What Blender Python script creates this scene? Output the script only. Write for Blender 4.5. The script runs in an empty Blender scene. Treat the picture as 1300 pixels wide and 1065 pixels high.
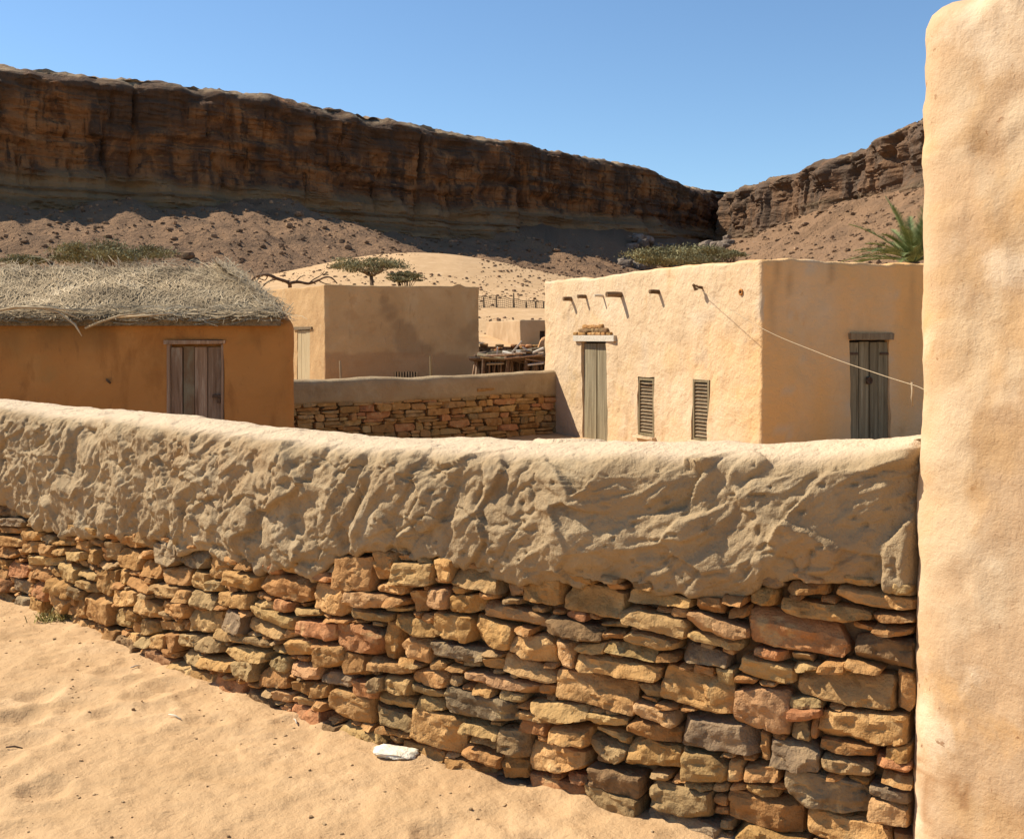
import bpy, math, random
import numpy as np
random.seed(7)
RS = np.random.RandomState(11)
S = bpy.context.scene
COL = S.collection
R = math.radians
# ------------------------------------------------------------------ camera, sky, sun, exposure
EYE = 1.6
F = 1400.0          # focal length in photo pixels (photo is 1300 wide)
HOR = 430.0         # horizon row
cd = bpy.data.cameras.new('camera'); cam = bpy.data.objects.new('camera', cd); COL.objects.link(cam)
cam.location = (0, 0, EYE); cam.rotation_euler = (R(90), 0, 0)
cd.sensor_fit = 'HORIZONTAL'; cd.sensor_width = 36; cd.lens = 36 * F / 1300
cd.shift_y = -(532.5 - HOR) / 1300
cd.clip_start = 0.05; cd.clip_end = 6000
S.camera = cam
SUN = np.array([-0.88, 0.28, 0.94]); SUN /= np.linalg.norm(SUN)
W = bpy.data.worlds.new('World'); S.world = W; W.use_nodes = True
wn = W.node_tree.nodes; wl = W.node_tree.links
sky = wn.new('ShaderNodeTexSky'); sky.sky_type = 'NISHITA'; sky.sun_disc = False
sky.sun_elevation = math.asin(SUN[2]); sky.sun_rotation = math.atan2(SUN[0], SUN[1])
sky.air_density = 1.0; sky.dust_density = 0.05; sky.ozone_density = 4.0; sky.altitude = 300
skm = wn.new('ShaderNodeMix'); skm.data_type = 'RGBA'; skm.blend_type = 'MULTIPLY'; skm.inputs[0].default_value = 1; skm.inputs[7].default_value = (.93, 1.01, 1.03, 1)
wl.new(sky.outputs[0], skm.inputs[6]); wl.new(skm.outputs[2], wn['Background'].inputs[0]); wn['Background'].inputs[1].default_value = 0.085
sd = bpy.data.lights.new('sun', 'SUN'); so = bpy.data.objects.new('sun', sd); COL.objects.link(so)
sd.energy = 4.6; sd.angle = R(0.5); sd.color = (1.0, 0.915, 0.78)
from mathutils import Vector
so.rotation_euler = Vector(-SUN).to_track_quat('-Z', 'Y').to_euler(); so.location = (-20, 10, 40)
S.view_settings.view_transform = 'Standard'; S.view_settings.look = 'None'
S.view_settings.exposure = 0.8; S.view_settings.gamma = 1; S.view_settings.use_curve_mapping = False
S.cycles.max_bounces = 6

# ------------------------------------------------------------------ numpy noise
def _h(i, j, k, seed):
    n = (i.astype(np.int64) * 374761393 + j.astype(np.int64) * 668265263 + k.astype(np.int64) * 2147483647 + seed * 1274126177) & 0xffffffff
    n = ((n ^ (n >> 13)) * 1274126177) & 0xffffffff
    n = ((n ^ (n >> 16)) * 2246822519) & 0xffffffff
    return ((n ^ (n >> 15)) & 0xffffff) / float(0xffffff)
def vn(x, y, z=0.0, seed=0):
    """smooth value noise in -1..1"""
    x, y, z = np.broadcast_arrays(np.asarray(x, float), np.asarray(y, float), np.asarray(z, float))
    xi, yi, zi = np.floor(x), np.floor(y), np.floor(z)
    fx, fy, fz = x - xi, y - yi, z - zi
    u = fx**3 * (fx * (fx * 6 - 15) + 10); v = fy**3 * (fy * (fy * 6 - 15) + 10); w = fz**3 * (fz * (fz * 6 - 15) + 10)
    r = 0
    for a in (0, 1):
        for b in (0, 1):
            for c in (0, 1):
                r = r + _h(xi + a, yi + b, zi + c, seed) * (u if a else 1 - u) * (v if b else 1 - v) * (w if c else 1 - w)
    return r * 2 - 1
def fbm(x, y, z=0.0, seed=0, o=4, g=0.5):
    r = 0; a = 1; f = 1.0; t = 0
    for i in range(o):
        r = r + a * vn(np.asarray(x) * f + i * 7.3, np.asarray(y) * f + i * 3.1, np.asarray(z) * f, seed + i); t += a; a *= g; f *= 2.03
    return r / t
def worley(x, y, seed=0):
    """F1, F2 and an id per cell"""
    xi, yi = np.floor(x), np.floor(y)
    f1 = np.full(x.shape, 9.0); f2 = np.full(x.shape, 9.0); cid = np.zeros(x.shape)
    zz = np.zeros_like(xi)
    for a in (-1, 0, 1):
        for b in (-1, 0, 1):
            px = xi + a + _h(xi + a, yi + b, zz, seed); py = yi + b + _h(xi + a, yi + b, zz + 1, seed)
            d = np.hypot(px - x, py - y); m = d < f1
            f2 = np.where(m, f1, np.minimum(f2, d)); cid = np.where(m, _h(xi + a, yi + b, zz + 2, seed), cid); f1 = np.where(m, d, f1)
    return f1, f2, cid
def facet(x, y, seed=0):
    """flat trowelled facets: every cell its own tilted plane"""
    xi, yi = np.floor(x), np.floor(y); f1 = np.full(x.shape, 9.0); out = np.zeros(x.shape); zz = np.zeros_like(xi)
    for a in (-1, 0, 1):
        for b in (-1, 0, 1):
            hx, hy = _h(xi + a, yi + b, zz, seed), _h(xi + a, yi + b, zz + 1, seed); dx, dy = x - (xi + a + hx), y - (yi + b + hy); d = np.hypot(dx, dy); m = d < f1
            pl = (_h(xi + a, yi + b, zz + 2, seed) - .5) * 2.2 * dx + (_h(xi + a, yi + b, zz + 3, seed) - .5) * 2.2 * dy + (_h(xi + a, yi + b, zz + 4, seed) - .5) * .5
            out = np.where(m, pl, out); f1 = np.where(m, d, f1)
    return out
def sst(a, b, x):
    t = np.clip((x - a) / (b - a), 0, 1); return t * t * (3 - 2 * t)

# ------------------------------------------------------------------ object helpers
ORG = {}
def thing(name, label, cat, loc, group=None):
    o = bpy.data.objects.new(name, None); COL.objects.link(o); o.location = loc
    o.empty_display_size = 0.2
    ORG[o.name] = np.array(loc, float); tag(o, label, cat, group); return o
def tag(o, label, cat, group=None):
    o['label'] = label; o['category'] = cat
    if group: o['group'] = group
    return o
def mk(name, V, Fc, mat, parent=None, smooth=True, sharp=None, kind=None, attrs=None, mats=None, midx=None, colors=None):
    V = np.asarray(V, float)
    off = ORG[parent.name] if parent is not None else np.zeros(3)
    me = bpy.data.meshes.new(name)
    V2 = V - off
    Fa = Fc if isinstance(Fc, np.ndarray) else None
    if Fa is not None:
        nf, k = Fa.shape
        me.vertices.add(len(V2)); me.vertices.foreach_set('co', V2.ravel())
        me.loops.add(nf * k); me.loops.foreach_set('vertex_index', Fa.ravel().astype(np.int32))
        me.polygons.add(nf); me.polygons.foreach_set('loop_start', np.arange(0, nf * k, k, dtype=np.int32))
        me.update(calc_edges=True)
    else:
        me.from_pydata(V2.tolist(), [], [list(f) for f in Fc])
    me.validate()
    if smooth:
        me.polygons.foreach_set('use_smooth', np.ones(len(me.polygons), dtype=bool))
        if sharp: me.set_sharp_from_angle(angle=R(sharp))
    else:
        me.polygons.foreach_set('use_smooth', np.zeros(len(me.polygons), dtype=bool))
    me.materials.append(mat)
    for a, vals in (attrs or {}).items():
        at = me.attributes.new(a, 'FLOAT', 'POINT'); at.data.foreach_set('value', np.asarray(vals, np.float32))
    o = bpy.data.objects.new(name, me); COL.objects.link(o)
    if parent is not None: o.parent = parent
    ORG[o.name] = off
    if kind: o['kind'] = kind
    return o
class MB:
    def __init__(s): s.v = []; s.f = []; s.a = []
    def add(s, v, f, a=0.0):
        n = len(s.v); s.v.extend([tuple(map(float, p)) for p in v]); s.f.extend([[i + n for i in q] for q in f]); s.a.extend([a] * len(v))
    def box(s, c, ax, ay, az, jit=0.0, a=0.0):
        """centre and three half-axis vectors"""
        c = np.array(c, float); ax, ay, az = (np.array(q, float) for q in (ax, ay, az)); v = []
        for k in (-1, 1):
            for j in (-1, 1):
                for i in (-1, 1):
                    v.append(c + i * ax + j * ay + k * az + (RS.uniform(-jit, jit, 3) if jit else 0))
        s.add(v, [(0, 2, 3, 1), (4, 5, 7, 6), (0, 1, 5, 4), (1, 3, 7, 5), (3, 2, 6, 7), (2, 0, 4, 6)], a)
    def tube(s, pts, rad, n=8, a=0.0, cap=True):
        pts = [np.array(p, float) for p in pts]; m = len(pts)
        rad = [rad] * m if np.isscalar(rad) else rad
        v = []; up = np.array((0.13, 0.21, 0.97))
        for i, p in enumerate(pts):
            d = pts[min(i + 1, m - 1)] - pts[max(i - 1, 0)]; d /= np.linalg.norm(d) + 1e-9
            e = np.cross(d, up); e = np.cross(d, (1, 0, 0)) if np.linalg.norm(e) < .1 else e; e /= np.linalg.norm(e); g = np.cross(d, e)
            for k in range(n):
                t = 2 * math.pi * k / n; v.append(p + rad[i] * (math.cos(t) * e + math.sin(t) * g))
        f = []
        for i in range(m - 1):
            for k in range(n):
                f.append((i * n + k, i * n + (k + 1) % n, (i + 1) * n + (k + 1) % n, (i + 1) * n + k))
        if cap: f.append(tuple(range(n))[::-1]); f.append(tuple((m - 1) * n + k for k in range(n)))
        s.add(v, f, a)
    def build(s, name, mat, parent=None, smooth=False, sharp=None, kind=None, attr=None):
        return mk(name, s.v, s.f, mat, parent, smooth, sharp, kind, {attr: s.a} if attr else None)
def grid_faces(nr, nc, closed=False):
    r = np.arange(nr - 1)[:, None]; c = np.arange(nc if closed else nc - 1)[None, :]
    a = r * nc + c; b = r * nc + (c + 1) % nc
    return np.stack([a, b, b + nc, a + nc], -1).reshape(-1, 4)
def PX(x, y, D):
    """the place at depth D that the photo shows at pixel x, y"""
    return np.array([(x - 650) / F * D, D, EYE - (y - HOR) / F * D])
def ZY(y, D): return EYE - (y - HOR) / F * D

# ------------------------------------------------------------------ materials
def mat(name, ramp, scale=3.0, det=8, rough=0.95, st=(1, 1, 1), bumps=(), spots=(), rnd=0.0, attrs=(), dist=0.4, hue=0.0, vattr=None, coord='Object', spec=0.15, abump=()):
    m = bpy.data.materials.new(name); m.use_nodes = True; nt = m.node_tree; n = nt.nodes; l = nt.links
    b = n['Principled BSDF']; b.inputs['Roughness'].default_value = rough
    b.inputs['Specular IOR Level'].default_value = spec
    tc = n.new('ShaderNodeTexCoord'); src = tc.outputs[coord]
    oi = n.new('ShaderNodeObjectInfo')
    if rnd or hue:
        add = n.new('ShaderNodeVectorMath'); add.operation = 'ADD'
        sc = n.new('ShaderNodeVectorMath'); sc.operation = 'SCALE'; sc.inputs[0].default_value = (37, 19, 53)
        l.new(oi.outputs['Random'], sc.inputs['Scale']); l.new(src, add.inputs[0]); l.new(sc.outputs[0], add.inputs[1]); src = add.outputs[0]
    def noise(s, d, stv=(1, 1, 1), ds=0.0, off=0.0):
        mp = n.new('ShaderNodeMapping'); mp.inputs['Scale'].default_value = stv; mp.inputs['Location'].default_value = (off, off * .7, off * .3)
        l.new(src, mp.inputs[0])
        t = n.new('ShaderNodeTexNoise'); t.inputs['Scale'].default_value = s; t.inputs['Detail'].default_value = d
        t.inputs['Roughness'].default_value = 0.6; t.inputs['Distortion'].default_value = ds
        l.new(mp.outputs[0], t.inputs['Vector']); return t.outputs['Fac']
    cr = n.new('ShaderNodeValToRGB'); cr.color_ramp.interpolation = 'EASE'
    el = cr.color_ramp.elements
    while len(el) < len(ramp): el.new(0.5)
    for e, (p, c) in zip(el, ramp): e.position = p; e.color = (*c, 1)
    l.new(noise(scale, det, st, dist), cr.inputs[0]); col = cr.outputs[0]
    def mix(fac, c2, base, mode='MIX'):
        mx = n.new('ShaderNodeMix'); mx.data_type = 'RGBA'; mx.blend_type = mode
        if isinstance(fac, float): mx.inputs[0].default_value = fac
        else: l.new(fac, mx.inputs[0])
        l.new(base, mx.inputs[6])
        if isinstance(c2, tuple): mx.inputs[7].default_value = (*c2, 1)
        else: l.new(c2, mx.inputs[7])
        return mx.outputs[2]
    def rng(v, a, b_, lo=0.0, hi=1.0):
        r = n.new('ShaderNodeMapRange'); r.inputs[1].default_value = a; r.inputs[2].default_value = b_
        r.inputs[3].default_value = lo; r.inputs[4].default_value = hi; r.interpolation_type = 'SMOOTHSTEP'; l.new(v, r.inputs[0]); return r.outputs[0]
    for i, sp in enumerate(spots):
        s, lo, hi, c, fac = sp[:5]; stv = sp[5] if len(sp) > 5 else (1, 1, 1)
        col = mix(rng(noise(s, 6, stv, 0.3, 5.1 * (i + 1)), lo, hi, 0.0, fac), c, col)
    for an, c, fac in attrs:
        a = n.new('ShaderNodeAttribute'); a.attribute_name = an
        mu = n.new('ShaderNodeMath'); mu.operation = 'MULTIPLY'; mu.inputs[1].default_value = fac; mu.use_clamp = True
        l.new(a.outputs['Fac'], mu.inputs[0]); col = mix(mu.outputs[0], c, col)
    if rnd or hue or vattr:
        hs = n.new('ShaderNodeHueSaturation')
        if vattr:
            a = n.new('ShaderNodeAttribute'); a.attribute_name = vattr; rv = a.outputs['Fac']
        else: rv = oi.outputs['Random']
        r = n.new('ShaderNodeMapRange'); r.inputs[3].default_value = 1 - (rnd or .35); r.inputs[4].default_value = 1 + (rnd or .35); l.new(rv, r.inputs[0]); l.new(r.outputs[0], hs.inputs['Value'])
        if hue:
            ml = n.new('ShaderNodeMath'); ml.operation = 'MULTIPLY'; ml.inputs[1].default_value = 7.77; l.new(rv, ml.inputs[0])
            fr = n.new('ShaderNodeMath'); fr.operation = 'FRACT'; l.new(ml.outputs[0], fr.inputs[0])
            r2 = n.new('ShaderNodeMapRange'); r2.inputs[3].default_value = .5 - hue; r2.inputs[4].default_value = .5 + hue; l.new(fr.outputs[0], r2.inputs[0]); l.new(r2.outputs[0], hs.inputs['Hue'])
        l.new(col, hs.inputs['Color']); col = hs.outputs[0]
    l.new(col, b.inputs['Base Color'])
    if bumps:
        h = None
        for i, bp in enumerate(bumps):
            s, d = bp[:2]; stv = bp[2] if len(bp) > 2 else (1, 1, 1)
            mu = n.new('ShaderNodeMath'); mu.operation = 'MULTIPLY'; mu.inputs[1].default_value = d
            l.new(noise(s, 7, stv, 0.2, 3.3 * i), mu.inputs[0])
            if h is None: h = mu.outputs[0]
            else:
                ad = n.new('ShaderNodeMath'); l.new(h, ad.inputs[0]); l.new(mu.outputs[0], ad.inputs[1]); h = ad.outputs[0]
        for an, s_, d_ in abump:
            at = n.new('ShaderNodeAttribute'); at.attribute_name = an
            mu = n.new('ShaderNodeMath'); mu.operation = 'MULTIPLY'; mu.inputs[1].default_value = d_; l.new(noise(s_, 8, (1, 1, 1), .3, 2.2), mu.inputs[0])
            m2 = n.new('ShaderNodeMath'); m2.operation = 'MULTIPLY'; l.new(mu.outputs[0], m2.inputs[0]); l.new(at.outputs['Fac'], m2.inputs[1])
            ad = n.new('ShaderNodeMath'); l.new(h, ad.inputs[0]); l.new(m2.outputs[0], ad.inputs[1]); h = ad.outputs[0]
        bn = n.new('ShaderNodeBump'); bn.inputs['Distance'].default_value = 1.0; bn.inputs['Strength'].default_value = 1.0
        l.new(h, bn.inputs['Height']); l.new(bn.outputs[0], b.inputs['Normal'])
    return m

M = {}
M['sand'] = mat('sand', [(.3, (.42, .262, .13)), (.5, (.48, .308, .157)), (.7, (.54, .36, .195))], 1.3, 10,
    bumps=[(14, .012), (55, .006), (220, .002)], spots=[(2.2, .54, .68, (.40, .25, .12), .5), (90, .64, .70, (.30, .18, .085), .6), (160, .66, .72, (.62, .49, .32), .6)],
    attrs=[('scree', (.235, .138, .075), .95), ('dark_scree', (.125, .078, .046), .65)], abump=[('scree', 1.6, .55), ('scree', 5, .2)])
M['gravel'] = mat('gravel', [(.3, (.30, .185, .085)), (.7, (.52, .36, .20))], 30, vattr='tint', rnd=.4)
M['scree'] = mat('scree', [(.3, (.13, .08, .046)), (.7, (.28, .175, .10))], 0.8, vattr='tint', rnd=.4)
M['boulder'] = mat('grey_boulder', [(.3, (.12, .09, .065)), (.7, (.27, .21, .16))], 0.9, rnd=.3, bumps=[(2, .15)])
M['cliff'] = mat('cliff_rock', [(.3, (.085, .046, .025)), (.44, (.15, .072, .034)), (.55, (.29, .132, .05)), (.75, (.36, .18, .075))], 0.14, 12, st=(1, 1, .7), dist=1.0,
    bumps=[(.35, .8, (1, 1, .5)), (1.4, .45, (.7, .7, 1.6)), (5, .16)],
    spots=[(.42, .50, .62, (.065, .042, .028), .8, (1, 1, .16)), (.9, .54, .68, (.042, .029, .02), .75, (1, 1, .10)), (1.3, .6, .7, (.40, .235, .10), .4, (.5, .5, 1.4))],
    attrs=[('foot', (.30, .19, .09), .8), ('varnish', (.075, .048, .031), .8), ('grey', (.105, .074, .05), .68), ('rim', (.36, .255, .15), .85), ('band', (.13, .09, .05), .55)])
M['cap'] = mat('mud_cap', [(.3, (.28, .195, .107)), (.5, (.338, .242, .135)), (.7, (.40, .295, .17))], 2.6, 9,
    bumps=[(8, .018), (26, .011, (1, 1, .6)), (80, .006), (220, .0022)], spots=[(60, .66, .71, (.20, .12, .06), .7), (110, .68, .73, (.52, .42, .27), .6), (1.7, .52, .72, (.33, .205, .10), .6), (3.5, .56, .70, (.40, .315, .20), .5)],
    attrs=[('top', (.62, .475, .315), .85)])  # pale crown over darker front: sun and shade put into the colour
M['mortar'] = mat('dry_mud_core', [(.3, (.16, .092, .045)), (.7, (.27, .165, .082))], 8, bumps=[(20, .02)])
def stone_mat(name, a, b, c):
    return mat(name, [(.3, a), (.5, b), (.72, c)], 7, 10, rnd=.16, hue=.005, bumps=[(13, .022), (45, .010), (150, .0028)],
               spots=[(9, .56, .7, tuple(q * .5 for q in a), .6), (12, .56, .70, (.54, .37, .17), .55), (70, .66, .72, (.10, .06, .03), .4)])
SM = {'o': stone_mat('ochre_stone', (0.310, 0.164, 0.056), (0.427, 0.235, 0.086), (0.514, 0.305, 0.126)),
      'b': stone_mat('brown_stone', (0.262, 0.129, 0.041), (0.349, 0.182, 0.063), (0.436, 0.246, 0.095)),
      'r': stone_mat('red_stone', (0.291, 0.126, 0.050), (0.398, 0.182, 0.074), (0.466, 0.250, 0.113)),
      'p': stone_mat('pink_stone', (0.349, 0.182, 0.077), (0.456, 0.255, 0.113), (0.533, 0.319, 0.158)),
      'y': stone_mat('khaki_stone', (0.301, 0.177, 0.068), (0.407, 0.250, 0.099), (0.495, 0.319, 0.140)),
      'g': stone_mat('olive_stone', (0.223, 0.141, 0.061), (0.310, 0.202, 0.090), (0.407, 0.273, 0.126)),
      'k': stone_mat('grey_stone', (0.155, 0.105, 0.059), (0.242, 0.168, 0.095), (0.388, 0.264, 0.135)),
      'd': stone_mat('dark_stone', (0.126, 0.076, 0.036), (0.213, 0.129, 0.059), (0.359, 0.218, 0.099))}
M['wall_r'] = mat('pale_ochre_plaster', [(.28, (.50, .35, .20)), (.5, (.575, .415, .25)), (.72, (.63, .475, .31))], .9, 9,
    bumps=[(3.2, .05), (9, .018), (24, .007), (70, .002)], spots=[(1.1, .56, .72, (.66, .48, .29), .6), (2.2, .62, .7, (.46, .25, .10), .35, (1, 1, .5)), (40, .71, .74, (.25, .14, .07), .5), (7, .66, .72, (.44, .28, .14), .6), (3.1, .60, .70, (.47, .33, .19), .55, (1, 1, .35)), (.8, .52, .66, (.57, .38, .18), .5)], attrs=[('orange_face', (.70, .375, .13), .9), ('drip', (.36, .22, .10), .6), ('bare', (.52, .40, .265), .7)])
M['wall_m'] = mat('tan_plaster', [(.3, (.38, .235, .11)), (.5, (.45, .285, .135)), (.7, (.51, .335, .17))], .8, 10, bumps=[(3, .025), (14, .012), (50, .003)],
    spots=[(3, .54, .70, (.33, .185, .08), .45), (2, .55, .7, (.50, .36, .20), .4, (1, 1, .4)), (8, .62, .72, (.27, .16, .08), .4, (1, 1, .25))], attrs=[('stain', (.23, .14, .07), .6), ('lower', (.31, .17, .08), .6)])
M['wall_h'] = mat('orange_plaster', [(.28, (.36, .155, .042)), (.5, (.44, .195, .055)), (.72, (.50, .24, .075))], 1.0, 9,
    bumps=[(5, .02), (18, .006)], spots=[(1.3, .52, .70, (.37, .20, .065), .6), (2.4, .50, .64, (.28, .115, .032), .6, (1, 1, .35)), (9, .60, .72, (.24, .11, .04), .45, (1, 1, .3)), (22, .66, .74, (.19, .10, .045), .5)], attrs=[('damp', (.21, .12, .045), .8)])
M['wall_t'] = mat('peach_plaster', [(.28, (.445, .292, .160)), (.5, (.505, .340, .194)), (.72, (.55, .39, .238))], 2.2, 10,
    bumps=[(5, .008), (16, .004), (70, .0022), (180, .0011)], spots=[(3.2, .54, .70, (.57, .33, .13), .6), (2.4, .56, .70, (.74, .60, .42), .55), (30, .665, .70, (.27, .14, .065), .8), (75, .68, .72, (.30, .17, .08), .6), (8, .66, .73, (.42, .24, .10), .6, (1, 1, .6)), (17, .70, .74, (.30, .15, .07), .7, (1, 1, .35))],
    attrs=[('ochre', (.50, .30, .125), .45), ('pale', (.66, .52, .34), .45), ('scuff', (.33, .18, .08), .75)])
M['wall_f'] = mat('far_plaster', [(.3, (.36, .235, .125)), (.7, (.45, .31, .18))], 1.2, 8, bumps=[(3, .02)])
M['straw'] = mat('thatch_straw', [(.3, (.19, .137, .078)), (.5, (.355, .267, .158)), (.7, (.50, .395, .25))], 2.2, 6, vattr='tint', rnd=.5)
M['thatch'] = mat('thatch_bed', [(.3, (.13, .095, .055)), (.7, (.28, .21, .13))], 14, 6, bumps=[(24, .03)])
M['wood'] = mat('weathered_wood', [(.3, (.15, .105, .06)), (.5, (.22, .16, .095)), (.7, (.29, .225, .14))], 5, 8, st=(6, 6, .35), rnd=.18, bumps=[(9, .006, (6, 6, .4))])
M['wood_g'] = mat('grey_green_wood', [(.3, (.14, .105, .055)), (.5, (.20, .155, .085)), (.7, (.28, .22, .13))], 5, 8, st=(7, 7, .4), rnd=.12, bumps=[(9, .006, (7, 7, .4))], spots=[(5, .6, .7, (.14, .10, .06), .5, (4, 4, .6))])
M['wood_d'] = mat('old_door_wood', [(.28, (.11, .085, .048)), (.45, (.19, .15, .088)), (.6, (.255, .21, .128)), (.75, (.36, .30, .195))], 3, 10, st=(9, 9, .3), rnd=.15, bumps=[(6, .012, (9, 9, .3))], spots=[(4, .58, .7, (.07, .05, .03), .6, (6, 6, .5))])
M['wood_h'] = mat('brown_wood', [(.3, (.17, .10, .057)), (.48, (.27, .17, .105)), (.7, (.40, .285, .19))], 3.5, 10, st=(7, 7, .5), rnd=.2, spots=[(3, .55, .68, (.36, .30, .22), .55, (3, 3, .8))], bumps=[(9, .006, (7, 7, .4))])
M['wood_b'] = mat('faded_blue_wood', [(.42, (.18, .11, .06)), (.60, (.21, .165, .10)), (.74, (.23, .22, .15))], 3, 8, st=(2, 2, .8), bumps=[(9, .006, (7, 7, .4))])
M['pale_wood'] = mat('bleached_wood', [(.3, (.42, .36, .27)), (.7, (.60, .53, .42))], 6, 6, st=(.5, 6, 6), bumps=[(12, .006)])
M['sun_wood'] = mat('sun_bleached_wood', [(.3, (.36, .27, .15)), (.7, (.46, .36, .21))], 3, 5, st=(3, 3, .3))
M['beam'] = mat('beam_wood', [(.3, (.10, .06, .03)), (.7, (.24, .15, .08))], 8, 6, rnd=.2)
M['dark'] = mat('dark_room', [(.3, (.03, .022, .015)), (.7, (.05, .035, .025))], 4)
M['iron'] = mat('rusty_iron', [(.3, (.06, .035, .022)), (.7, (.12, .07, .04))], 30, rough=.7)
M['leaf'] = mat('acacia_leaf', [(.3, (.15, .135, .065)), (.7, (.25, .225, .115))], 1.5, vattr='tint', rnd=.35)
M['palm'] = mat('palm_leaf', [(.3, (.10, .13, .045)), (.7, (.20, .23, .09))], 2, vattr='tint', rnd=.3, rough=.6)
M['bark'] = mat('bark', [(.3, (.10, .065, .04)), (.7, (.20, .14, .09))], 6, 6, st=(1, 1, .3), bumps=[(20, .02)])
M['dead'] = mat('dead_wood', [(.3, (.07, .042, .026)), (.7, (.155, .10, .062))], 8, 6)
M['white'] = mat('white_stone', [(.3, (.56, .46, .31)), (.55, (.74, .67, .53)), (.7, (.80, .75, .64))], 22, 8, bumps=[(30, .012), (110, .003)])
M['rope'] = mat('pale_cord', [(.3, (.30, .22, .13)), (.7, (.42, .32, .20))], 40, 4)
M['tuft'] = mat('dry_grass', [(.3, (.24, .20, .06)), (.7, (.42, .35, .13))], 20, 4, vattr='tint', rnd=.3)

# ------------------------------------------------------------------ cliff line (plan) and terrain height
CL = [(-620, 112, 40, 212), (-300, 130, 62, 224), (0, 150, 79, 235), (190, 163, 99, 243), (310, 172, 113, 252), (430, 182, 134, 262), (560, 196, 162, 276),
      (650, 208, 177, 272), (740, 220, 195, 281), (830, 235, 211, 291), (880, 250, 235, 298), (905, 275, 242, 300), (917, 287, 245, 302), (926, 262, 246, 300),
      (921, 229, 244, 304), (940, 218, 238, 300), (990, 200, 225, 290), (1030, 190, 211, 268), (1080, 178, 191, 256), (1168, 155, 151, 234), (1320, 130, 105, 196), (1560, 104, 60, 160)]
_cp = np.array([[(x - 650) / F * D, D, ZY(yt, D), ZY(yb, D)] for x, D, yt, yb in CL])
def catmull(P, n=24):
    out = []
    for i in range(len(P) - 1):
        p0, p1, p2, p3 = P[max(i - 1, 0)], P[i], P[i + 1], P[min(i + 2, len(P) - 1)]
        for t in np.linspace(0, 1, n, endpoint=False):
            out.append(.5 * (2 * p1 + (p2 - p0) * t + (2 * p0 - 5 * p1 + 4 * p2 - p3) * t * t + (3 * p1 - p0 - 3 * p2 + p3) * t**3))
    out.append(P[-1]); return np.array(out)
cl = catmull(_cp, 20)
_d = np.r_[0, np.cumsum(np.hypot(*np.diff(cl[:, :2], axis=0).T))]
CU = np.arange(0, _d[-1], .45)
CLP = np.stack([np.interp(CU, _d, cl[:, k]) for k in range(4)], 1)
tg = np.gradient(CLP[:, :2], axis=0); tg /= np.linalg.norm(tg, axis=1)[:, None]
CN = np.stack([tg[:, 1], -tg[:, 0]], 1)      # towards the valley
def ux(xpx):     # arc length where the left cliff stands at a photo column
    return np.interp(xpx, [c[0] for c in CL[:13]], [_d[i * 20] for i in range(13)])
CONES = [(ux(330), 1.0, 9), (ux(165), .75, 6), (ux(20), .35, 8), (ux(520), .3, 9), (ux(640), .55, 12), (ux(800), .6, 10)]
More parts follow.
